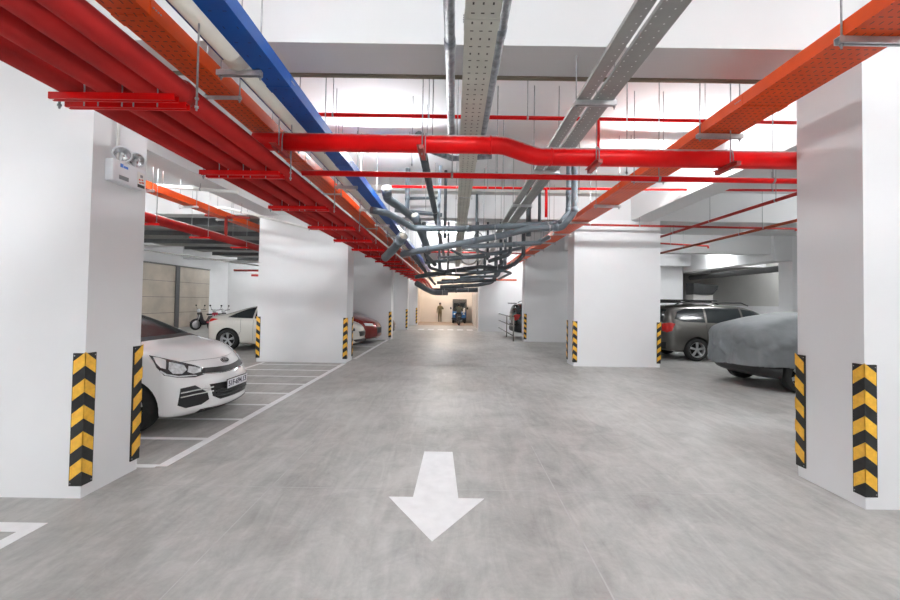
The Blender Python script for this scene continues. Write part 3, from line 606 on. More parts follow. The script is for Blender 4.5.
# left bay services
tray(-5.62, -5.38, 1, 22, 3.50, 0.13, M['orange'], 'orange cable tray in the left bay beyond the near left column')
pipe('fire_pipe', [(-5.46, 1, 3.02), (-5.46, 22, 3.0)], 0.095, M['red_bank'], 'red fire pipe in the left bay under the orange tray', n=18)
for k, y in enumerate((7.1, 8.6, 10.2, 11.8)):
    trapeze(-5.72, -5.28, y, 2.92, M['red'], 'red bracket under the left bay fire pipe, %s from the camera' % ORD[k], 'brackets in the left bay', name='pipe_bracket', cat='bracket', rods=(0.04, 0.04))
for k, y in enumerate((7.0, 8.2, 9.5)):
    trapeze(-5.7, -5.3, y, 3.49, M['galv'], 'galvanised hanger under the left bay orange tray, %s from the camera' % ORD[k], 'hangers in the left bay', rods=(0.03, 0.03))
pipe('sprinkler_pipe', [(-5.9, 9.4, 3.55), (-4.85, 9.4, 3.5)], 0.03, M['red_dark'], 'short dark red sprinkler branch above the left bay pipe')
pipe('sprinkler_pipe', [(-5.4, 9.4, 3.06), (-5.4, 9.4, 3.5)], 0.035, M['red_dark'], 'short upright dark red pipe joining the left bay fire pipe')
pipe('conduit_pipe', [(-6.4, 7.4, 3.73), (-4.1, 7.5, 3.60)], 0.032, M['white_pvc'], 'white conduit crossing high over the left bay', hang=((0, 0.4), (0, 0.7)))
pipe('conduit_pipe', [(-5.95, 9.0, 3.65), (-5.2, 9.0, 3.64), (-4.45, 9.0, 3.47), (-2.6, 9.0, 3.05)], 0.028, M['white_pvc'], 'white flexible conduit sloping toward the red fire pipes over the left bay', hang=((1, 0.5),))
pipe('conduit_pipe', [(-9.2, 11.3, 2.98), (-8.0, 11.3, 2.83), (-7.0, 11.3, 2.72), (-6.3, 11.3, 2.62), (-5.2, 11.3, 2.5)], 0.02, M['hose'], 'drooping grey cable across the left bay', bend=0.6)
t = thing('ventilation_duct', 'grey ribbed duct banks under the ceiling of the left bay', 'duct', (-8, 11, 3.3))
for k, (x0, y, z) in enumerate(((-3.6, 0.2, 0.36), (-3.3, 1.6, 0.30), (-2.9, 3.0, 0.24), (-2.4, 4.4, 0.20), (-2.3, 6.0, 0.16), (-2.2, 7.8, 0.14))):
    b = MB(); b.box(x0, 2.2, y, y + 1.1, z, z + 0.32, 0, 0.01); b.build('duct_section', M['duct'], t)
    b = MB(); b.box(x0, 2.2, y - 0.05, y, z - 0.04, z + 0.36); b.build('flange', M['duct_rib'], t)
for x in (-2.2, 1.9):
    for y in (0.7, 3.5, 8.3):
        b = MB(); b.cyl((x, y, 0.4), (x, y, 1.2), 0.008, 6); b.build('rod', M['rod'], t)
pipe('sprinkler_pipe', [(-10.2, 18.5, 2.9), (-8.0, 18.5, 2.9)], 0.05, M['red_dark'], 'dark red pipe low before the column in the far left bay')
pipe('sprinkler_pipe', [(-10.9, 21.5, 2.85), (-8.6, 21.5, 2.85)], 0.06, M['red_dark'], 'dark red pipe far back in the left bay, the lower one')
# metal clad wall in the far left bay
t = thing('metal_hoarding', 'brown sheet metal hoarding wall in the far left bay behind the white sedan', 'hoarding', (-14.5, 10, 0))
for y0, y1 in ((0, 5.2), (5.3, 10.85), (11.0, 13.7)):
    b = MB(); b.box(-0.06, -0.02, y0, y1, 0.02, 3.24)
    for i in range(4): b.box(-0.02, 0.0, y0, y1, 0.03 + i * 0.80, 0.81 + i * 0.80); b.box(-0.02, -0.012, y0, y1, 0.81 + i * 0.80, 0.83 + i * 0.80, 1)
    b.build('sheet_panel', [M['cladding'], M['dark_steel']], t)
for y in (5.25, 10.92):
    b = MB(); b.box(-0.06, 0.06, y - 0.14, y + 0.14, 0, 3.24); b.build('post', M['dark_steel'], t)
b = MB(); b.box(-0.06, 0.04, -0.1, 13.7, 3.24, 3.28); b.build('top_rail', M['dark_steel'], t)
# black unit and dark tray behind the grey car
t = thing('ventilation_unit', 'black box-shaped unit on a grey stand behind the grey car', 'ventilation unit', (12.9, 20.6, 0))
b = MB(); b.box(-0.75, 0.25, -0.3, 0.3, 0, 2.14, 0, 0.02); b.build('stand', M['grey_wall'], t)
b = MB(); b.prism([(-0.75, -0.35, 2.14), (0.2, -0.35, 2.14), (0.45, -0.35, 2.42), (0.5, -0.35, 2.6), (0.2, -0.35, 2.63), (-0.2, -0.35, 2.66), (-0.75, -0.35, 2.72)], (0, 0.7, 0)); b.build('hood', M['plastic_black'], t)
pipe('cable_bundle', [(14.2, 17.4, 3.24), (14.2, 24, 3.24)], 0.14, M['dark_steel'], 'dark bundle of cables under the deep right beam', cat='cable')

# emergency lamp on the left column
t = thing('emergency_lamp', 'white twin-head emergency lamp box on the side of the left edge column', 'emergency lamp', (-2.93, 3.31, 2.57))
b = MB(); b.box(0.0, 0.075, 0, 0.355, 0, 0.19, 0, 0.012); b.build('lamp_box', M['box_white'], t)
b = MB(); b.box(0.075, 0.0765, 0.06, 0.16, 0.03, 0.065); b.build('grey_label', M['sticker_grey'], t)
b = MB(); b.box(0.075, 0.0765, 0.07, 0.10, 0.135, 0.165); b.box(0.075, 0.0765, 0.105, 0.15, 0.135, 0.155); b.build('blue_logo', M['sticker_blue'], t)
b = MB(); b.box(0.075, 0.0765, 0.255, 0.34, 0.015, 0.155); b.build('paper_label', M['paper'], t)
b = MB(); b.box(0.0765, 0.0775, 0.257, 0.338, 0.018, 0.045); b.build('black_band', M['plastic_black'], t)
for k, (yy, zz, w) in enumerate(((0.275, 0.055, 0.02), (0.30, 0.06, 0.014), (0.27, 0.08, 0.02), (0.315, 0.062, 0.016), (0.30, 0.085, 0.02))):
    b = MB(); b.box(0.0765, 0.0775, yy, yy + w, zz, zz + 0.014); b.build('red_print', M['sticker_red'], t)
b = MB(); b.box(0.0765, 0.0775, 0.285, 0.315, 0.11, 0.135); b.build('dark_print', M['sticker_grey'], t)
for yy, d in ((0.115, (0.62, -0.62, -0.45)), (0.265, (0.72, -0.5, -0.42))):
    d = V(d).normalized(); o = V((0.05, yy, 0.262))
    b = MB(); b.lathe([(0.0, -0.06), (0.034, -0.054), (0.058, -0.03), (0.069, 0.0), (0.070, 0.022), (0.062, 0.024), (0.058, 0.013)], o, d, 24); h = b.build('lamp_head', M['box_white'], t)
    b = MB(); b.lathe([(0.0, -0.02), (0.017, -0.018), (0.04, -0.005), (0.058, 0.014)], o, d, 24); b.build('reflector', M['lamp_bowl'], h)
    b = MB(); b.ball(o + d * -0.003, 0.012, n=8); b.build('bulb', M['box_white'], h)
    b = MB(); b.cyl((0.04, yy, 0.185), o - d * 0.03, 0.012, 10); b.build('swivel', M['box_white'], h)
pipe('conduit_pipe', [(-2.915, 3.42, 2.76), (-2.915, 3.42, SOFFIT)], 0.012, M['white_pvc'], 'thin white conduit rising from the emergency lamp')

# ------------------------------------------------------------------ cars
def to_obj(name, me, parent, mats=None):
    o = bpy.data.objects.new(name, me); C.objects.link(o); o.parent = parent
    return o
def lerp(a, b, t): return a + (b - a) * t
def interp(tab, x):
    for (x0, *a), (x1, *c) in zip(tab[:-1], tab[1:]):
        if x <= x1:
            t = max(0, (x - x0) / (x1 - x0)); return [lerp(p, q, t) for p, q in zip(a, c)]
    return tab[-1][1:]
def loft_body(stations, wmax, front_round, rear_round, lf, lr, open_bottom=False):
    """closed car skin; stations: x, zb, w, zbelt, wr, ztop (rear to front)"""
    ring = []
    for (x, zb, w, zbelt, wr, zt) in stations:
        hb = zbelt - zb
        prof = [(0, zb), (0.30 * w, zb), (0.60 * w, zb), (0.90 * w, zb), (0.975 * w, zb + 0.10 * hb), (w, zb + 0.38 * hb), (0.995 * w, zb + 0.70 * hb), (0.965 * w, zbelt),
                (lerp(0.965 * w, wr, 0.5) + 0.012, lerp(zbelt, zt - 0.045, 0.5)), (wr, zt - 0.045), (0.66 * wr, zt - 0.008), (0.33 * wr, zt), (0, zt)]
        ring.append([(x, y, z) for y, z in prof] + [(x, -y, z) for y, z in reversed(prof[1:-1])])
    n = len(ring[0]); k = len(ring)
    vs = [p for r in ring for p in r]; fs = []
    for i in range(k - 1):
        for j in range(n): fs.append((i * n + j, i * n + (j + 1) % n, (i + 1) * n + (j + 1) % n, (i + 1) * n + j))
    for end, base in ((0, 0), (1, (k - 1) * n)):
        r = ring[0] if end == 0 else ring[-1]
        # rows from the bottom corner (3) to the top corner (9), seven columns
        grid = []
        bot = [3, 2, 1, 0, n - 1, n - 2, n - 3]; top = [9, 10, 11, 12, n - 11, n - 10, n - 9]
        for row in range(3, 10):
            L, Rr = row, n - row
            if row == 3: grid.append([base + q for q in bot]); continue
            if row == 9: grid.append([base + q for q in top]); continue
            line = [base + L]
            for c in (1, 2, 3, 4, 5):
                y = r[L][1] * (1 - c / 3); vs.append((r[L][0], y, r[L][2])); line.append(len(vs) - 1)
            line.append(base + Rr); grid.append(line)
        for a, c in zip(grid[:-1], grid[1:]):
            for q in range(6): fs.append((a[q], a[q + 1], c[q + 1], c[q]))
    out = []
    for x, y, z in vs:
        u = abs(y) / wmax
        f = max(0, (x - (lf - 0.75)) / 0.75) ** 1.2; g = max(0, (-(lr - 0.6) - x) / 0.6) ** 1.2
        out.append((x - front_round * u ** 2.4 * f + rear_round * u ** 2.4 * g, y, z))
    return out, fs
def finish(vs, fs, mats, subdiv, cutters, name, parent, post=None):
    me = bpy.data.meshes.new(name); me.from_pydata(vs, [], fs)
    for m in mats: me.materials.append(m)
    bm = bmesh.new(); bm.from_mesh(me); bmesh.ops.recalc_face_normals(bm, faces=bm.faces[:]); bm.to_mesh(me); bm.free()
    o = bpy.data.objects.new(name, me); C.objects.link(o)
    md = o.modifiers.new('s', 'SUBSURF'); md.levels = subdiv; md.render_levels = subdiv
    tmp = []
    for b in cutters:
        c = b.build('cutter', [M['liner']]); tmp.append(c)
        bo = o.modifiers.new('b', 'BOOLEAN'); bo.operation = 'DIFFERENCE'; bo.object = c; bo.solver = 'EXACT'; bo.material_mode = 'TRANSFER'
    bpy.context.view_layer.update()
    dg = bpy.context.evaluated_depsgraph_get()
    new = bpy.data.meshes.new_from_object(o.evaluated_get(dg))
    o.modifiers.clear(); o.data = new; new.name = name
    for c in tmp: bpy.data.objects.remove(c)
    for p in new.polygons: p.use_smooth = True
    try: new.set_sharp_from_angle(angle=math.radians(40))
    except Exception: pass
    o.parent = parent
    return o
def bvh_of(o):
    me = o.data; return BVHTree.FromPolygons([v.co for v in me.vertices], [list(p.vertices) for p in me.polygons])
def patch(bvh, pts, d, m, name, parent, off=0.004, thick=0.012, edge=0.05, mirror=False, start=0.6):
    """a panel of the outline pts laid onto the car skin along direction d"""
    d = V(d).normalized(); pts = [V(p) for p in pts]
    if mirror: pts = [V((p.x, -p.y, p.z)) for p in pts]; d = V((d.x, -d.y, d.z))
    bm = bmesh.new(); c = sum(pts, V()) / len(pts)
    flat = [p - d * ((p - c).dot(d)) for p in pts]
    f = bm.faces.new([bm.verts.new(p) for p in flat])
    bmesh.ops.triangulate(bm, faces=[f])
    for _ in range(6):
        le = [e for e in bm.edges if e.calc_length() > edge]
        if not le: break
        bmesh.ops.subdivide_edges(bm, edges=le, cuts=1)
        bmesh.ops.triangulate(bm, faces=bm.faces[:])
    for v in bm.verts:
        hit = bvh.ray_cast(v.co - d * start, d)
        if hit[0] is None or (hit[0] - v.co).length > start * 1.6:
            hit = bvh.find_nearest(v.co)
        v.co = hit[0] + hit[1] * off if hit[1].dot(d) < 0 else hit[0] - d * off
    bmesh.ops.recalc_face_normals(bm, faces=bm.faces[:])
    if sum((g.normal for g in bm.faces), V()).dot(d) > 0: bmesh.ops.reverse_faces(bm, faces=bm.faces[:])
    base = bm.faces[:]
    r = bmesh.ops.extrude_face_region(bm, geom=base)
    nv = [g for g in r['geom'] if isinstance(g, bmesh.types.BMVert)]
    for v in nv: v.co += d * thick
    bmesh.ops.recalc_face_normals(bm, faces=bm.faces[:])
    me = bpy.data.meshes.new(name); bm.to_mesh(me); bm.free(); me.materials.append(m)
    for p in me.polygons: p.use_smooth = True
    try: me.set_sharp_from_angle(angle=math.radians(35))
    except Exception: pass
    o = bpy.data.objects.new(name, me); C.objects.link(o); o.parent = parent
    return o
def wheel(parent, x, y, r, side, spokes=5, w=0.19, twin=False):
    """side = +1 when the outer face looks along +y"""
    b = MB(); yo = y
    b.lathe([(r * 0.66, -w / 2), (r * 0.93, -w / 2), (r * 0.985, -w * 0.4), (r, -w * 0.25), (r, w * 0.25), (r * 0.985, w * 0.4), (r * 0.93, w / 2), (r * 0.68, w / 2 + 0.006), (r * 0.66, w / 2 - 0.01)], (x, yo, r), (0, side, 0), 40)
    wh = b.build('wheel', M['tyre'], parent)
    b = MB()
    b.lathe([(r * 0.68, w / 2), (r * 0.655, w / 2 - 0.004), (r * 0.60, w / 2 - 0.03), (r * 0.60, -w / 2)], (x, yo, r), (0, side, 0), 40)
    b.lathe([(0, w / 2 - 0.005), (r * 0.13, w / 2 - 0.008), (r * 0.15, w / 2 - 0.03)], (x, yo, r), (0, side, 0), 20)
    for i in range(spokes):
        for da in ((-0.13, 0.13) if twin else (0,)):
            a = 2 * PI * i / spokes + 0.3 + da; ca, sa = math.cos(a), math.sin(a); ww = r * (0.045 if twin else 0.10)
            def P(rad, wid, dep): return [V((x + rad * ca - wid * sa * q, yo + side * dep, r + rad * sa + wid * ca * q)) for q in (-1, 1)]
            p = P(r * 0.08, ww * 0.8, w / 2 - 0.012); q = P(r * 0.64, ww, w / 2 - 0.008)
            b.prism([p[0], p[1], q[1], q[0]], (0, -side * 0.03, 0))
    b.build('rim', M['rim'], wh)
    b = MB(); b.lathe([(0, -0.02), (r * 0.6, -0.02)], (x, yo, r), (0, side, 0), 30); b.build('brake_disc', M['liner'], wh)
    return wh
def arch_cut(x, r, w):
    out = []
    for s in (-1, 1):
        b = MB(); b.cyl((x, s * (w - 0.28), r * 0.98), (x, s * (w + 0.3), r * 0.98), r * 1.16, 32); out.append(b)
    return out
def panel_line(bvh, pts, parent, name='panel_gap', r=0.004, d=(0, 1, 0)):
    """a dark shut line following the skin"""
    d = V(d).normalized(); path = []
    P = [V(p) for p in pts]
    for a, c in zip(P[:-1], P[1:]):
        for i in range(8):
            q = a.lerp(c, i / 8); h = bvh.ray_cast(q - d * 1.2, d); path.append(h[0] if h[0] else q)
    h = bvh.ray_cast(P[-1] - d * 1.2, d); path.append(h[0] if h[0] else P[-1])
    b = MB(); b.tube(path, r, 5); return b.build(name, M['plastic_black'], parent)

# text as mesh
def text_mesh(body, size, m, parent, name, origin, right, up, depth=0.002, bold=0.0):
    cu = bpy.data.curves.new(name, 'FONT'); cu.body = body; cu.size = size; cu.extrude = depth; cu.align_x = 'CENTER'; cu.align_y = 'CENTER'; cu.offset = bold
    o = bpy.data.objects.new(name, cu); C.objects.link(o); bpy.context.view_layer.update()
    me = bpy.data.meshes.new_from_object(o.evaluated_get(bpy.context.evaluated_depsgraph_get()))
    bpy.data.objects.remove(o); me.materials.clear(); me.materials.append(m); me.name = name
    n = bpy.data.objects.new(name, me); C.objects.link(n); n.parent = parent
    r, u = V(right).normalized(), V(up).normalized(); w = r.cross(u)
    n.matrix_local = Matrix(((r.x, u.x, w.x, origin[0]), (r.y, u.y, w.y, origin[1]), (r.z, u.z, w.z, origin[2]), (0, 0, 0, 1)))
    return n
# ---- white hatchback in the near left bay (faces +x)
ST = [(-2.00, .34, .60, .66, .55, .78), (-1.97, .26, .74, .80, .68, .98), (-1.85, .22, .80, .88, .66, 1.22), (-1.55, .20, .84, .93, .60, 1.36), (-1.0, .18, .86, .93, .585, 1.435),
      (-.4, .18, .86, .92, .59, 1.455), (.15, .18, .86, .92, .585, 1.43), (.58, .18, .86, .92, .60, 1.28), (1.0, .18, .86, .91, .70, 1.065), (1.2, .18, .86, .90, .735, 1.015), (1.42, .18, .86, .88, .74, .985),
      (1.63, .17, .85, .80, .73, .89), (1.76, .165, .84, .745, .71, .825), (1.84, .165, .83, .69, .69, .77), (1.91, .17, .80, .62, .66, .70), (1.985, .20, .77, .52, .62, .60), (2.02, .24, .72, .45, .58, .52)]
car = thing('hatchback_car', 'white hatchback parked nose out behind the left edge column', 'car', (-4.975, 5.5, 0))
vs, fs = loft_body(ST, .86, .42, .22, 2.02, 2.0)
body = finish(vs, fs, [M['car_white']], 2, arch_cut(1.205, .305, .86) + arch_cut(-1.365, .305, .86), 'body', car)
bv = bvh_of(body)
for x in (1.205, -1.365):
    for s in (-1, 1): wheel(car, x, s * .765, .305, s, 5)
patch(bv, [(.99, -.64, 1.03), (1.04, 0, 1.06), (.99, .64, 1.03), (.22, .52, 1.39), (.22, 0, 1.41), (.22, -.52, 1.39)], (-1, 0, -.9), M['glass'], 'windscreen', car, off=.003)
patch(bv, [(1.03, -.69, .99), (1.09, 0, 1.03), (1.03, .69, .99), (.95, .67, 1.04), (1.0, 0, 1.07), (.95, -.67, 1.04)], (-.5, 0, -.9), M['plastic_black'], 'wiper_cowl', car, off=.006)
for mir in (False, True):
    patch(bv, [(.66, -.8, .93), (-.2, -.8, .955), (-.2, -.7, 1.36), (.10, -.7, 1.34), (.42, -.72, 1.14)], (0, 1, 0), M['glass'], 'side_window', car, mirror=mir, off=.003)
    patch(bv, [(-.26, -.8, .955), (-1.25, -.8, .99), (-1.30, -.7, 1.28), (-.9, -.7, 1.36), (-.26, -.7, 1.37)], (0, 1, 0), M['glass'], 'side_window', car, mirror=mir, off=.003)
    # headlamp
    hl = patch(bv, [(1.41, -.78, .915), (1.53, -.765, .895), (1.68, -.66, .835), (1.80, -.52, .765), (1.86, -.42, .705), (1.84, -.44, .635), (1.78, -.54, .615), (1.66, -.68, .635), (1.56, -.765, .675), (1.495, -.79, .77)], (-.75, .6, -.15), M['lamp_dark'], 'headlamp', car, off=.005, edge=.03, mirror=mir)
    patch(bv, [(1.455, -.775, .893), (1.52, -.76, .885), (1.58, -.725, .855), (1.57, -.745, .745), (1.525, -.77, .765), (1.49, -.785, .82)], (-.75, .6, -.15), M['car_white'], 'lamp_corner', hl, off=.009, edge=.03, mirror=mir)
    patch(bv, [(1.60, -.71, .825), (1.665, -.66, .80), (1.715, -.61, .775), (1.73, -.60, .715), (1.70, -.65, .675), (1.63, -.71, .685), (1.59, -.73, .74)], (-.75, .6, -.15), M['lamp_lens'], 'lens', hl, off=.010, edge=.02, mirror=mir)
    patch(bv, [(1.745, -.575, .76), (1.79, -.51, .735), (1.82, -.46, .705), (1.815, -.47, .67), (1.77, -.55, .66), (1.735, -.60, .69)], (-.75, .6, -.15), M['lamp_lens'], 'lens', hl, off=.010, edge=.02, mirror=mir)
    patch(bv, [(1.53, -.775, .735), (1.58, -.75, .69), (1.67, -.68, .655), (1.79, -.54, .645), (1.80, -.52, .632), (1.67, -.68, .640), (1.57, -.76, .678), (1.52, -.78, .725)], (-.75, .6, -.15), M['lamp_lens'], 'lens', hl, off=.011, edge=.03, mirror=mir)
    fg = patch(bv, [(1.72, -.70, .515), (1.82, -.58, .53), (1.90, -.46, .42), (1.91, -.44, .33), (1.86, -.52, .285), (1.76, -.66, .275), (1.70, -.72, .32)], (-.8, .55, 0), M['plastic_black'], 'fog_lamp_recess', car, off=.004, edge=.03, mirror=mir)
    for z in (.405, .455):
        patch(bv, [(1.72, -.70, z), (1.82, -.58, z + .012), (1.94, -.40, z + .014), (1.94, -.40, z + .03), (1.82, -.58, z + .026), (1.72, -.70, z + .014)], (-.8, .55, 0), M['chrome'], 'chrome_bar', fg, off=.012, edge=.04, mirror=mir)
    b = MB(); b.lathe([(0, .012), (.022, .010), (.026, 0)], (1.84, (-.555 if not mir else .555), .34), (.8, -.55 if not mir else .55, 0), 14); b.build('fog_lamp', M['lamp_lens'], fg)
    # mirror
    s = -1 if not mir else 1
    b = MB(); b.ball((.50, s * .90, 1.0), .1, 0, 8, (1.1, .45, .75)); b.cyl((.62, s * .80, .94), (.56, s * .89, .98), .025, 8); b.build('wing_mirror', M['car_white'], car)
    panel_line(bv, [(.92, s * .86, .25), (.98, s * .86, .55), (.85, s * .86, .9)], car, d=(0, -s, 0))
# slim upper grille, badge, lower grille, number plate
g = patch(bv, [(1.95, -.46, 0.647), (2.0, -.25, 0.627), (2.0, 0, 0.622), (2.0, .25, 0.627), (1.95, .46, 0.647), (1.93, .47, 0.717), (1.96, .25, 0.700), (1.98, 0, 0.692), (1.96, -.25, 0.700), (1.93, -.47, 0.717)], (-1, 0, 0), M['plastic_black'], 'grille', car, off=.004, edge=.04)
patch(bv, [(1.95, -.47, 0.640), (2.0, -.25, 0.620), (2.0, 0, 0.615), (2.0, .25, 0.620), (1.95, .47, 0.640), (1.95, .46, 0.652), (2.0, .25, 0.632), (2.0, 0, 0.627), (2.0, -.25, 0.632), (1.95, -.46, 0.652)], (-1, 0, 0), M['chrome'], 'grille_trim', g, off=.010, edge=.05)
lg = patch(bv, [(2.0, -.44, .515), (2.0, 0, .50), (2.0, .44, .515), (2.0, .40, .36), (2.0, .30, .30), (2.0, -.30, .30), (2.0, -.40, .36)], (-1, 0, 0), M['plastic_black'], 'lower_grille', car, off=.004, edge=.05)
for z in (.34, .385, .43):
    patch(bv, [(2.0, -.36, z), (2.0, 0, z), (2.0, .36, z), (2.0, .36, z + .012), (2.0, 0, z + .012), (2.0, -.36, z + .012)], (-1, 0, 0), M['lamp_dark'], 'slat', lg, off=.014, edge=.06)
patch(bv, [(2.0, -.60, .165), (2.0, 0, .16), (2.0, .60, .165), (2.0, .55, .195), (2.0, 0, .19), (2.0, -.55, .195)], (-1, 0, 0), M['plastic_black'], 'bumper_lip', car, off=.006, edge=.06)
hx = bv.ray_cast(V((3, 0, .47)), V((-1, 0, 0)))[0].x
b = MB(); b.box(hx + .012, hx + .018, -.235, .235, .42, .53, 0); b.box(hx + .006, hx + .012, -.245, .245, .41, .54, 1); pl = b.build('number_plate', [M['plate'], M['plastic_black']], car)
text_mesh('51F-694.13', .098, M['ink'], pl, 'plate_lettering', (hx + .019, 0, .475), (0, 1, 0), (0, 0, 1), .001, .002)
h = bv.ray_cast(V((2.5, 0, .965)), V((-1, 0, -.32)))
bn = h[1]; bu = (V((0, 0, 1)) - bn * bn.z).normalized()
b = MB()
def oval(a, c, o, k): return [o + V((0, 1, 0)) * (a * math.cos(2 * PI * i / 28)) + bu * (c * math.sin(2 * PI * i / 28)) + bn * k for i in range(28)]
b.prism(oval(.082, .044, h[0], -.01), bn * .018); bd = b.build('badge', M['plastic_black'], car)
b = MB(); b.tube(oval(.080, .042, h[0], .008) + [oval(.080, .042, h[0], .008)[0]], .004, 6); b.build('badge_rim', M['rim'], bd)
text_mesh('KIA', .060, M['rim'], bd, 'badge_lettering', tuple(h[0] + bn * .011), (0, 1, 0), tuple(bu), .001, .001)
# bonnet shut line
path = []
for i in range(25):
    y = -.66 + i * 1.32 / 24
    q = bv.ray_cast(V((1.80 - .36 * (abs(y) / .86) ** 2.0, y, 2)), V((0, 0, -1)))[0]; path.append(q)
b = MB(); b.tube(path, .004, 5); b.build('bonnet_gap', M['sticker_grey'], car)
SEDAN = [(-2.22, .38, .66, .62, .56, .82), (-2.19, .30, .78, .84, .66, 1.01), (-2.02, .23, .85, .92, .70, 1.075), (-1.62, .20, .89, .945, .66, 1.11), (-1.2, .19, .90, .95, .60, 1.25), (-.7, .18, .90, .94, .585, 1.40),
         (0, .18, .90, .93, .58, 1.45), (.45, .18, .90, .92, .58, 1.42), (.85, .18, .90, .91, .62, 1.26), (1.25, .18, .90, .90, .72, 1.06), (1.5, .18, .89, .87, .74, 1.0), (1.9, .19, .87, .79, .72, .90), (2.12, .20, .82, .70, .66, .80), (2.2, .24, .76, .58, .60, .68), (2.24, .28, .70, .50, .56, .58)]
SUV = [(-2.22, .40, .70, .72, .62, .98), (-2.19, .32, .82, .95, .72, 1.18), (-2.10, .27, .87, 1.03, .71, 1.48), (-1.88, .25, .90, 1.05, .70, 1.585), (-1.2, .23, .90, 1.03, .69, 1.63), (-.4, .23, .90, 1.02, .68, 1.635), (.3, .23, .90, 1.01, .67, 1.60),
       (.75, .23, .90, 1.00, .66, 1.43), (1.1, .23, .90, .99, .70, 1.21), (1.42, .23, .90, .97, .74, 1.07), (1.8, .24, .87, .87, .72, .96), (2.1, .25, .82, .73, .66, .84), (2.2, .29, .74, .58, .60, .68)]
def car_base(name, label, loc, st, paint, axles, r, wmax, spokes=5, twin=False, sides=(-1, 1)):
    t = thing(name, label, 'car', loc)
    vs, fs = loft_body(st, wmax, .40, .26, st[-1][0], -st[0][0])
    cuts = []
    for x in axles: cuts += arch_cut(x, r, wmax)
    bo = finish(vs, fs, [paint], 2, cuts, 'body', t)
    for x in axles:
        for s in sides: wheel(t, x, s * (wmax - .10), r, s, spokes, twin=twin)
    return t, bvh_of(bo)
def patch_long(bv, pts, *a, **k): return patch(bv, [(x * 1.18 if x > 0 else x, y, z) for x, y, z in pts], *a, **k)
# pearl white sedan behind the second left column
t, bv = car_base('sedan_car', 'pearl white sedan parked behind the second left column, tail towards the brown hoarding', (-5.58, 13.2, 0), [(x * 1.18 if x > 0 else x, *q) for x, *q in SEDAN], M['car_pearl'], (1.60, -1.36), .325, .90, 5, True)
for mir in (False, True):
    s = 1 if mir else -1
    patch_long(bv, [(-1.42, s * .8, 1.01), (-1.2, s * .8, 1.00), (-.62, s * .8, .985), (-.62, s * .7, 1.345), (-.9, s * .7, 1.27), (-1.2, s * .7, 1.13)], (0, -s, 0), M['glass'], 'side_window', t, off=.003)
    patch_long(bv, [(-.56, s * .8, .985), (.35, s * .8, .97), (.35, s * .7, 1.37), (-.1, s * .7, 1.385), (-.56, s * .7, 1.36)], (0, -s, 0), M['glass'], 'side_window', t, off=.003)
    patch_long(bv, [(.41, s * .8, .97), (1.02, s * .8, .96), (.85, s * .7, 1.13), (.41, s * .7, 1.36)], (0, -s, 0), M['glass'], 'side_window', t, off=.003)
    patch_long(bv, [(-2.14, s * .66, .93), (-1.96, s * .83, .97), (-1.72, s * .86, .95), (-1.92, s * .84, .885), (-2.08, s * .76, .84), (-2.16, s * .64, .86)], (.6, -s * .8, 0), M['tail_red'], 'tail_lamp', t, off=.006, edge=.03)
    patch_long(bv, [(1.95, s * .8, .72), (2.16, s * .6, .70), (2.14, s * .62, .62), (1.98, s * .78, .64)], (-.7, -s * .7, 0), M['lamp_dark'], 'headlamp', t, off=.006, edge=.03)
    b = MB(); b.box(-.18, -.02, s * .915, s * .93, .84, .87, 0, .006); b.build('door_handle', M['car_pearl'], t)
    panel_line(bv, [(-1.05, s * .9, .42), (-.95, s * .9, .6), (-.98, s * .9, .95)], t, d=(0, -s, 0)); panel_line(bv, [(-.58, s * .9, .25), (-.58, s * .9, .95)], t, d=(0, -s, 0))
patch_long(bv, [(2.2, -.42, .60), (2.2, .42, .60), (2.2, .36, .44), (2.2, -.36, .44)], (-1, 0, 0), M['plastic_black'], 'grille', t)
patch_long(bv, [(2.2, -.66, .36), (2.2, .66, .36), (2.2, .56, .28), (2.2, -.56, .28)], (-1, 0, 0), M['plastic_black'], 'lower_grille', t)
patch_long(bv, [(.98, -.6, 1.1), (1.02, 0, 1.13), (.98, .6, 1.1), (.5, .5, 1.36), (.5, -.5, 1.36)], (-1, 0, -.8), M['glass'], 'windscreen', t, off=.003)
patch_long(bv, [(-1.5, -.55, 1.13), (-1.5, .55, 1.13), (-.85, .5, 1.35), (-.85, -.5, 1.35)], (.6, 0, -.9), M['glass'], 'rear_window', t, off=.003)
patch_long(bv, [(-2.15, -.86, .36), (-1.80, -.88, .32), (-1.80, -.88, .26), (-2.15, -.80, .28)], (.5, 1, 0), M['plastic_black'], 'bumper_skirt', t, off=.006)
b = MB(); b.prism([(-.45, -.012, 1.44), (-.28, -.012, 1.45), (-.40, -.012, 1.50), (-.46, -.012, 1.50)], (0, .024, 0)); b.build('roof_aerial', M['plastic_black'], t)
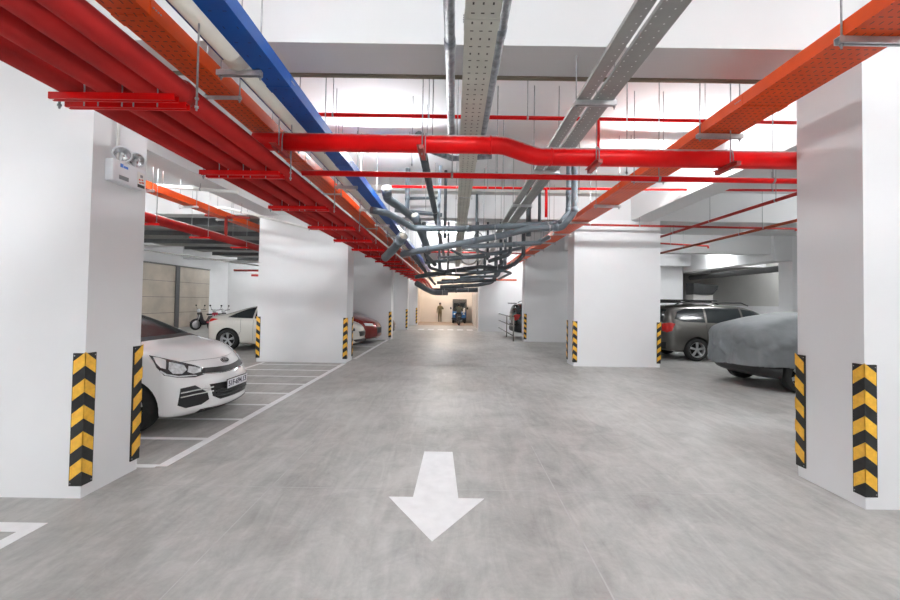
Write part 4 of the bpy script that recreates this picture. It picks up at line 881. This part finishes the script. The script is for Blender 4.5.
# grey estate car and dark one at the right
def suv(label, loc, paint, rack):
    t, bv = car_base('estate_car', label, loc, SUV, paint, (1.35, -1.25), .325, .90, 5)
    for s in (-1, 1):
        patch(bv, [(-1.86, s * .8, 1.20), (-1.62, s * .8, 1.12), (-1.0, s * .8, 1.10), (-1.0, s * .7, 1.50), (-1.5, s * .7, 1.50), (-1.76, s * .7, 1.40)], (0, -s, 0), M['glass'], 'side_window', t, off=.003)
        patch(bv, [(-.94, s * .8, 1.10), (.06, s * .8, 1.07), (.06, s * .7, 1.52), (-.94, s * .7, 1.52)], (0, -s, 0), M['glass'], 'side_window', t, off=.003)
        patch(bv, [(.12, s * .8, 1.07), (1.10, s * .8, 1.04), (.80, s * .7, 1.30), (.5, s * .7, 1.44), (.12, s * .7, 1.50)], (0, -s, 0), M['glass'], 'side_window', t, off=.003)
        patch(bv, [(-2.17, s * .64, 1.05), (-2.05, s * .84, 1.09), (-1.90, s * .88, 1.06), (-1.97, s * .87, .86), (-2.1, s * .80, .80), (-2.17, s * .66, .84)], (.75, -s * .65, 0), M['tail_red'], 'tail_lamp', t, off=.008, edge=.04)
        patch(bv, [(1.9, s * .84, .80), (2.12, s * .62, .76), (2.12, s * .62, .67), (1.92, s * .83, .68)], (-.7, -s * .7, 0), M['lamp_dark'], 'headlamp', t, off=.006)
        b = MB(); b.box(-.75, -.57, s * .915, s * .935, .93, .965, 0, .006); b.build('door_handle', M['chrome'] if rack else paint, t)
        b = MB(); b.tube(fillet([(-1.75, s * .62, 1.60), (-1.6, s * .62, 1.67), (.2, s * .60, 1.68), (.4, s * .6, 1.60)], .08), .018, 8); b.build('roof_rail', M['plastic_black'], t)
        b = MB(); b.ball((1.0, s * .98, 1.08), .11, 0, 8, (.5, 1.0, .75)); b.build('wing_mirror', paint, t)
        panel_line(bv, [(-.97, s * .9, .5), (-.97, s * .9, 1.08)], t, d=(0, -s, 0)); panel_line(bv, [(.09, s * .9, .28), (.09, s * .9, 1.05)], t, d=(0, -s, 0))
    patch(bv, [(-2.15, -.62, 1.10), (-2.15, .62, 1.10), (-2.05, .58, 1.46), (-2.05, -.58, 1.46)], (1, 0, 0), M['glass'], 'rear_window', t, off=.004)
    patch(bv, [(-2.2, -.72, .52), (-2.2, .72, .52), (-2.2, .70, .34), (-2.2, -.70, .34)], (1, 0, 0), M['plastic_black'], 'rear_bumper_trim', t, off=.008)
    patch(bv, [(-2.2, -.26, .80), (-2.2, .26, .80), (-2.2, .26, .68), (-2.2, -.26, .68)], (1, 0, 0), M['plate'], 'number_plate', t, off=.012)
    patch(bv, [(.82, -.6, 1.4), (.82, .6, 1.4), (1.25, .64, 1.14), (1.25, -.64, 1.14)], (-1, 0, -.8), M['glass'], 'windscreen', t, off=.003)
    b = MB(); b.box(-2.24, -1.98, -.56, .56, 1.545, 1.585, 0, .012); b.build('roof_spoiler', paint if rack else M['plastic_black'], t)
    if rack:
        b = MB(); b.box(-1.95, -.45, -.55, .55, 1.715, 1.76, 0, .015); rk = b.build('roof_rack', M['plastic_black'], t)
        for x in (-1.6, -.7):
            b = MB(); b.box(x - .03, x + .03, -.62, .62, 1.685, 1.715); b.build('cross_bar', M['plastic_black'], rk)
    return t
suv('grey estate car with a black roof rack, parked behind the second right column', (8.2, 12.3, 0), M['car_grey'], True)
suv('black tall car with its red tail lamp showing behind the metal railing', (4.78, 18.35, 0), M['car_black'], False)
# dark red car behind the pearl sedan and a black one further back
t, bv = car_base('sedan_car', 'dark red car with its nose showing between the second and third left columns', (-4.98, 15.15, 0), SEDAN, M['car_red'], (1.36, -1.36), .32, .90, 5)
for s in (-1, 1):
    patch(bv, [(1.80, s * .84, .78), (2.12, s * .62, .75), (2.13, s * .60, .66), (1.85, s * .83, .69)], (-.7, -s * .7, 0), M['lamp_lens'], 'headlamp', t, off=.006)
    patch(bv, [(-1.42, s * .8, 1.01), (1.02, s * .8, .96), (.85, s * .7, 1.13), (.35, s * .7, 1.37), (-.62, s * .7, 1.35), (-1.2, s * .7, 1.13)], (0, -s, 0), M['glass'], 'side_window', t, off=.003)
patch(bv, [(2.2, -.44, .62), (2.2, .44, .62), (2.2, .36, .40), (2.2, -.36, .40)], (-1, 0, 0), M['plastic_black'], 'grille', t)
patch(bv, [(.98, -.6, 1.1), (1.02, 0, 1.13), (.98, .6, 1.1), (.5, .5, 1.36), (.5, -.5, 1.36)], (-1, 0, -.8), M['glass'], 'windscreen', t, off=.003)
t, bv = car_base('hatchback_car', 'black car whose nose peeks out behind the third left column', (-4.72, 18.6, 0), ST, M['car_black'], (1.205, -1.365), .305, .86, 5)
for s in (-1, 1): patch(bv, [(1.6, s * .80, .84), (1.86, s * .52, .785), (1.86, s * .54, .68), (1.6, s * .78, .72)], (-.75, -s * .6, 0), M['lamp_lens'], 'headlamp', t, off=.006)
patch(bv, [(2.0, -.44, .51), (2.0, .44, .51), (2.0, .30, .30), (2.0, -.30, .30)], (-1, 0, 0), M['lamp_dark'], 'grille', t)
# covered car in the right bay: the car below, the cloth on top
UND = [(x * .98, max(zb, .24), w * .95, max(zb, .24) + .22, w * .8, max(zb, .24) + .32) for (x, zb, w, zl, wr, zt) in SEDAN]
t, bv = car_base('covered_car', 'dark car under the grey cloth cover, only wheels and lower edge showing', (7.80, 8.22, 0), UND, M['plastic_black'], (1.36, -1.36), .315, .84, 6)
HATCH = [(-2.24, .30, .72, .80, .60, 1.02), (-2.20, .30, .80, .95, .68, 1.17), (-2.02, .30, .86, 1.02, .66, 1.24), (-1.6, .30, .89, 1.03, .64, 1.34), (-1.1, .30, .90, 1.03, .62, 1.46), (-.5, .30, .90, 1.02, .62, 1.49), (.1, .30, .90, 1.0, .62, 1.46),
         (.6, .30, .90, .98, .64, 1.34), (1.1, .30, .90, .96, .70, 1.12), (1.6, .30, .89, .90, .72, 1.0), (2.0, .30, .84, .80, .70, .88), (2.2, .30, .76, .66, .62, .74)]
vs, fs = loft_body(HATCH, .90, .35, .20, 2.2, 2.24)
cov = finish(vs, fs, [M['cloth']], 3, [], 'car_cover', None)
bm = bmesh.new(); bm.from_mesh(cov.data)
bmesh.ops.subdivide_edges(bm, edges=[e for e in bm.edges if e.calc_length() > .05], cuts=1, use_grid_fill=True)
def hem(p): return .43 + .05 * noise.noise(V((p.x * 1.7, p.y * 1.7, 0))) + (.05 if p.y < 0 else -.05) * min(1, abs(p.y) / .9)
bmesh.ops.delete(bm, geom=[f for f in bm.faces if f.calc_center_median().z < hem(f.calc_center_median())], context='FACES')
bm.normal_update()
for v in bm.verts:
    p = v.co; k = max(0, min(1, (1.25 - p.z) / .5))
    q = V((p.x * 4.2 + p.z * 2.2, p.y * 4.2, p.z * .9))
    d = .050 * k * noise.noise(q) + .024 * k * noise.noise(q * 2.4) + .016 * noise.noise(p * 2.1 + V((3, 1, 5))) - .05 * k * max(0, .22 - abs(noise.noise(V((p.x * 1.6 + p.z * 1.9, p.y * 2.2 + p.z * .6, 4.2))))) / .22
    q2 = V((p.x * 2.0 - p.z * 3.0, p.y * 2.0, p.z * 1.5)); d += .05 * k * (abs(noise.noise(q2)) - .25)
    d = max(d, -.02)
    if p.z < hem(p) + .06: v.co.z = lerp(p.z, hem(p), .5)
    v.co += v.normal * (d + .012)
bmesh.ops.recalc_face_normals(bm, faces=bm.faces[:])
bmesh.ops.solidify(bm, geom=bm.faces[:], thickness=.006)
bm.to_mesh(cov.data); bm.free()
for p in cov.data.polygons: p.use_smooth = True
cov.location = (7.80, 8.22, 0)
tag(cov, 'wrinkled grey cloth cover draped over the car behind the right edge column', 'car cover')
# ------------------------------------------------------------------ railing, scooters, cart, people
M['rail_grey'] = mat('grey_railing_paint', (0.20, 0.195, 0.175), 0.5, 0.2)
t = thing('metal_railing', 'grey tube railing standing on the floor before the black tall car', 'railing', (2.47, 16.5, 0))
for k, y in enumerate((0.0, 2.1, 5.4)):
    b = MB(); b.cyl((0, y, 0), (0, y, .98), .026, 10); b.build('post', M['rail_grey'], t)
for z in (.98, .62, .22):
    b = MB(); b.cyl((0, 0, z), (0, 5.4, z), .024, 10); b.build('rail', M['rail_grey'], t)

def scooter(label, loc, rz, paint, group=None):
    """forward is +y"""
    t = thing('motor_scooter', label, 'scooter', loc, rz, group)
    for y in (.62, -.58):
        b = MB(); b.lathe([(.20, -.045), (.255, -.048), (.28, -.02), (.28, .02), (.255, .048), (.20, .045)], (0, y, .28), (1, 0, 0), 24)
        wh = b.build('wheel', M['tyre'], t)
        b = MB(); b.lathe([(0, -.03), (.2, -.035), (.2, .035), (0, .03)], (0, y, .28), (1, 0, 0), 20); b.build('rim', M['rim'], wh)
    def side(poly, w): return [(-w / 2, y, z) for y, z in poly]
    b = MB(); b.prism(side([(-.85, .62), (-.55, .45), (-.2, .40), (.0, .26), (.30, .24), (.42, .40), (.50, .85), (.42, .88), (.30, .48), (.05, .40), (-.1, .68), (-.85, .74)], .26), (.26, 0, 0)); b.build('body', paint, t)
    b = MB(); b.box(-.13, .13, -.80, .02, .72, .80, 0, .03); b.build('seat', M['plastic_black'], t)
    b = MB(); b.prism(side([(.35, .60), (.62, .56), (.90, .40), (.86, .36), (.60, .52)], .11), (.11, 0, 0)); b.build('mudguard', paint, t)
    b = MB(); b.tube(fillet([(-.34, .36, 1.03), (-.12, .42, 1.0), (.12, .42, 1.0), (.34, .36, 1.03)], .06), .016, 8); hb = b.build('handlebar', M['plastic_black'], t)
    for s in (-1, 1):
        b = MB(); b.cyl((s * .24, .40, 1.02), (s * .33, .42, 1.18), .007, 6); b.ball((s * .34, .41, 1.22), .06, 0, 8, (1, .3, .7)); b.build('mirror', M['plastic_black'], hb)
        b = MB(); b.cyl((s * .07, .62, .28), (s * .07, .44, .86), .02, 8); b.build('fork', M['rim'], t)
    b = MB(); b.ball((0, .48, .96), .10, 0, 10, (1.1, .8, .9)); b.build('headlamp', M['lamp_lens'], t)
    b = MB(); b.box(-.09, .09, -.88, -.84, .64, .72, 0, .01); b.build('tail_lamp', M['tail_red'], t)
    b = MB(); b.prism(side([(-.86, .60), (-.80, .60), (-.95, .32), (-.99, .34)], .16), (.16, 0, 0)); b.build('rear_guard', M['plastic_black'], t)
    b = MB(); b.cyl((.12, -.1, .26), (.16, -.75, .36), .045, 10); b.build('exhaust', M['rim'], t)
    return t
scooter('dark scooter parked at the left of three beyond the pearl sedan', (-12.5, 20.4, 0), 2.7, M['bike_dark'], 'scooters far in the left bay')
scooter('red scooter parked in the middle of three beyond the pearl sedan', (-11.85, 20.5, 0), 2.9, M['bike_red'], 'scooters far in the left bay')
scooter('dark scooter parked at the right of three beyond the pearl sedan', (-11.25, 20.4, 0), 2.6, M['bike_dark'], 'scooters far in the left bay')
sc = scooter('scooter ridden up the aisle towards the blue cart', (.34, 27.4, 0), 0.05, M['bike_dark']); sc.scale = (.92, .92, .92)
for c in sc.children:
    if c.name.startswith('tail_lamp'): c.data.materials[0] = M['sticker_grey']

def skinned(J, E, mats, rule, name, parent, extra=None, sub=2):
    names = list(J); me = bpy.data.meshes.new(name)
    me.from_pydata([J[n][:3] for n in names], [(names.index(a), names.index(c)) for a, c in E], [])
    for m in mats: me.materials.append(m)
    o = bpy.data.objects.new(name, me); C.objects.link(o)
    sk = o.modifiers.new('skin', 'SKIN'); sk.use_smooth_shade = True
    if not me.skin_vertices: me.attributes.new('skin', 'FLOAT', 'POINT')
    for i, n in enumerate(names):
        r = J[n][3]; me.skin_vertices[0].data[i].radius = (r, r) if not isinstance(r, tuple) else r
        me.skin_vertices[0].data[i].use_root = (i == 0)
    sb = o.modifiers.new('sub', 'SUBSURF'); sb.levels = sub; sb.render_levels = sub
    bpy.context.view_layer.update()
    new = bpy.data.meshes.new_from_object(o.evaluated_get(bpy.context.evaluated_depsgraph_get()))
    o.modifiers.clear()
    bm = bmesh.new(); bm.from_mesh(new)
    for f in bm.faces: f.material_index = rule(f.calc_center_median()); f.smooth = True
    if extra:
        e = extra.build('tmp', mats); bm2 = bmesh.new(); bm2.from_mesh(e.data); tmp = bpy.data.meshes.new('t'); bm2.to_mesh(tmp); bm2.free(); bm.from_mesh(tmp); bpy.data.objects.remove(e)
    bm.to_mesh(new); bm.free(); new.name = name
    o.data = new; o.parent = parent
    return o
EDG = [('pelvis', 'spine'), ('spine', 'chest'), ('chest', 'neck'), ('neck', 'head_a'), ('head_a', 'head_b'), ('head_b', 'head_c')]
for s in 'lr': EDG += [('pelvis', 'hip' + s), ('hip' + s, 'knee' + s), ('knee' + s, 'ankle' + s), ('ankle' + s, 'toe' + s), ('chest', 'sho' + s), ('sho' + s, 'elb' + s), ('elb' + s, 'wri' + s), ('wri' + s, 'palm' + s)]
def hand(b, wri, palm, thumb, s):
    """four fingers of unequal length and a thumb from the palm, slightly curled"""
    w, p = V(wri), V(palm); d = (p - w).normalized(); th_ = V(thumb).normalized(); th_ = (th_ - d * th_.dot(d)).normalized(); n = d.cross(th_)
    for i, L in enumerate((.066, .075, .070, .055)):
        o = p + th_ * (.026 - .018 * i)
        c = n * s
        b.tube([o, o + d * L * .45 + c * .006, o + d * L * .8 + c * .022, o + d * L + c * .045], .008, 7, 0, True, [.009, .0085, .0078, .006])
    o = w + d * .03 + th_ * .02
    b.tube([o, o + th_ * .025 + d * .025, o + th_ * .032 + d * .055], .009, 7, 0, True, [.0105, .0095, .007])
def face(b, h, f, r=.085):
    """nose, eyes, mouth and ears on the head centred h, looking along f"""
    h, f = V(h), V(f).normalized(); sx = f.cross(V((0, 0, 1))).normalized()
    b.prism([h + f * (r * .9) + V((0, 0, .012)), h + f * (r * .9) + sx * .014 + V((0, 0, -.028)), h + f * (r + .02) + V((0, 0, -.026)), h + f * (r * .9) - sx * .014 + V((0, 0, -.028))], f * .002, 0)
    for s in (-1, 1):
        b.ball(h + f * r * .86 + sx * s * .032 + V((0, 0, .010)), .011, 3, 6)
        b.ball(h + sx * s * r * .98, .022, 0, 7, (.5, .8, 1.2))
    b.ball(h + f * r * .86 + V((0, 0, -.052)), .014, 0, 6, (1.5, .6, .4))
def scale_j(J, k): return {n: (x * k, y * k, z * k, r * k) for n, (x, y, z, r) in J.items()}
# walking person in an olive uniform
t = thing('person', 'person in an olive uniform walking near the cream end wall, one arm bent', 'person', (-1.06, 30.9, 0), 0.1)
K = .87
J = dict(pelvis=(0, 0, .93, .135), spine=(0, .01, 1.13, .125), chest=(0, 0, 1.31, .14), neck=(0, .01, 1.46, .055), head_a=(0, .02, 1.54, .072), head_b=(0, .02, 1.61, .086), head_c=(0, .01, 1.665, .066),
         hipl=(-.085, 0, .86, .095), kneel=(-.09, .14, .50, .065), anklel=(-.09, .12, .09, .045), toel=(-.10, .25, .04, .038), hipr=(.085, 0, .86, .095), kneer=(.09, .03, .48, .065), ankler=(.09, -.22, .14, .045), toer=(.10, -.12, .035, .038),
         shol=(-.175, 0, 1.38, .065), elbl=(-.245, -.05, 1.12, .05), wril=(-.25, .05, .88, .034), palml=(-.25, .075, .81, .034), shor=(.175, 0, 1.38, .065), elbr=(.29, -.03, 1.15, .05), wrir=(.20, .16, 1.22, .034), palmr=(.16, .21, 1.25, .034))
J = scale_j(J, K)
def rule(p):
    z = p.z / K
    if z > 1.475: return 0
    if min((p - V(J['palml'][:3])).length, (p - V(J['palmr'][:3])).length) < .05: return 0
    if z < .10: return 2
    return 1
ex = MB(); hand(ex, J['wril'][:3], J['palml'][:3], (0, 1, 0), 1); hand(ex, J['wrir'][:3], J['palmr'][:3], (0, 0, 1), -1); face(ex, (0, .02 * K, 1.60 * K), (0, 1, 0), .085 * K)
skinned(J, EDG, [M['skin'], M['olive'], M['shoe'], M['hair']], rule, 'body', t, ex)
b = MB(); b.ball((0, .005 * K, 1.635 * K), .098 * K, 0, 10, (1, 1.05, .95)); b.build('hair', M['hair'], t)
# scooter rider seen from behind
t = thing('person', 'scooter rider in a grey-green jacket and dark helmet, seen from behind', 'person', (.34, 27.35, 0), 0.05); t.scale = (.92, .92, .92)
J2 = dict(pelvis=(0, -.24, .90, .15), spine=(0, -.20, 1.08, .135), chest=(0, -.14, 1.24, .15), neck=(0, -.10, 1.37, .055), head_a=(0, -.08, 1.42, .07), head_b=(0, -.07, 1.48, .08), head_c=(0, -.08, 1.53, .06),
          hipl=(-.10, -.18, .88, .095), kneel=(-.19, .20, .80, .07), anklel=(-.16, .12, .40, .048), toel=(-.16, .26, .34, .04), hipr=(.10, -.18, .88, .095), kneer=(.19, .20, .80, .07), ankler=(.16, .12, .40, .048), toer=(.16, .26, .34, .04),
          shol=(-.19, -.12, 1.30, .07), elbl=(-.30, .08, 1.12, .05), wril=(-.31, .30, 1.05, .034), palml=(-.31, .36, 1.05, .034), shor=(.19, -.12, 1.30, .07), elbr=(.30, .08, 1.12, .05), wrir=(.31, .30, 1.05, .034), palmr=(.31, .36, 1.05, .034))
def rule2(p):
    if p.z > 1.385: return 0
    if min((p - V(J2['palml'][:3])).length, (p - V(J2['palmr'][:3])).length) < .05: return 0
    if p.z < .38: return 2
    return 1 if p.z > .93 or abs(p.x) > .25 else 4
ex = MB(); hand(ex, J2['wril'][:3], J2['palml'][:3], (1, 0, 0), 1); hand(ex, J2['wrir'][:3], J2['palmr'][:3], (-1, 0, 0), -1); face(ex, (0, -.07, 1.47), (0, 1, 0), .08)
skinned(J2, EDG, [M['skin'], M['olive_grey'], M['shoe'], M['hair'], M['denim']], rule2, 'body', t, ex)
b = MB(); b.ball((0, -.085, 1.51), .115, 0, 12, (.95, 1.08, .95)); b.build('helmet', M['plastic_black'], t)
# blue cart in front of the shutter
t = thing('utility_cart', 'small blue cart standing before the grey shutter at the far end', 'cart', (.40, 30.35, 0))
for s in (-1, 1):
    for y in (-.55, .55):
        b = MB(); b.lathe([(.1, -.07), (.2, -.075), (.235, -.04), (.235, .04), (.2, .075), (.1, .07)], (s * .43, y, .235), (1, 0, 0), 22); wh = b.build('wheel', M['tyre'], t)
        b = MB(); b.lathe([(0, -.05), (.11, -.06), (.11, .06), (0, .05)], (s * .43, y, .235), (1, 0, 0), 16); b.build('rim', M['rim'], wh)
b = MB(); b.prism([(-.50, -.80, .28), (-.50, -.82, .62), (-.50, -.74, .84), (-.50, -.55, .92), (-.50, .85, .92), (-.50, .85, .28)], (1.0, 0, 0)); b.build('body', M['cart_blue'], t)
b = MB(); b.box(-.54, .54, -.84, -.78, .30, .40, 0, .01); b.build('bumper', M['plastic_black'], t)
b = MB(); b.prism([(-.44, -.66, .92), (.44, -.66, .92), (.42, -.50, 1.50), (-.42, -.50, 1.50)], (0, .02, 0)); b.build('windscreen', M['glass'], t)
for s in (-1, 1):
    b = MB(); b.tube([(s * .47, -.66, .90), (s * .45, -.48, 1.54), (s * .45, .8, 1.54), (s * .47, .84, .90)], .022, 8); b.build('frame_post', M['dark_steel'], t)
    b = MB(); b.cyl((s * .47, -.6, 1.02), (s * .60, -.62, 1.10), .01, 6); b.box(s * .62 - .05, s * .62 + .05, -.64, -.61, 1.03, 1.19, 0, .01); b.build('mirror', M['plastic_black'], t)
    b = MB(); b.lathe([(0, .02), (.06, .015), (.075, 0)], (s * .34, -.80, .68), (0, -1, 0), 16); b.build('headlamp', M['lamp_lens'], t)
b = MB(); b.box(-.50, .50, -.55, .88, 1.54, 1.59, 0, .02); b.build('roof', M['dark_steel'], t)
b = MB(); b.box(-.42, .42, -.1, .35, .92, 1.0, 0, .02); b.box(-.42, .42, .33, .42, .95, 1.35, 0, .02); b.build('seat', M['plastic_black'], t)
b = MB(); b.box(.20, .44, -.87, -.845, .80, 1.14, 0, .004); b.build('white_sheet', M['paper'], t)
# notices on the corridor wall
for k, (y, z) in enumerate(((23.4, 1.5), (26.2, 1.7), (29.3, 1.6))):
    b = MB(); b.box(1.405, 1.42, y, y + .45, z, z + .6); tag(b.build('wall_notice', M['paper']), 'white paper notice on the cream corridor wall, %s from the near end' % ORD[k], 'notice', 'notices on the corridor wall')
# ------------------------------------------------------------------ camera, world, exposure
th, ro = math.radians(1.3), math.radians(0.85)
fw = V((0, math.cos(th), math.sin(th))); u0 = V((0, -math.sin(th), math.cos(th))); r0 = V((1, 0, 0))
R = r0 * math.cos(ro) + u0 * math.sin(ro); U = u0 * math.cos(ro) - r0 * math.sin(ro)
cd = bpy.data.cameras.new('camera'); cam = bpy.data.objects.new('camera', cd); C.objects.link(cam)
cam.matrix_world = Matrix(((R.x, U.x, -fw.x, 0), (R.y, U.y, -fw.y, 0), (R.z, U.z, -fw.z, 1.6), (0, 0, 0, 1)))
cd.sensor_width = 36; cd.lens = 16; cd.shift_x = -4 / 900; cd.shift_y = -7.5 / 900; cd.clip_start = 0.05
scene.camera = cam
w = bpy.data.worlds.new('world'); scene.world = w; w.use_nodes = True
w.node_tree.nodes['Background'].inputs[0].default_value = (0.6, 0.65, 0.7, 1); w.node_tree.nodes['Background'].inputs[1].default_value = 0.05
vs_ = scene.view_settings; vs_.view_transform = 'Standard'; vs_.look = 'None'; vs_.gamma = 1; vs_.use_curve_mapping = False; vs_.exposure = 1.1
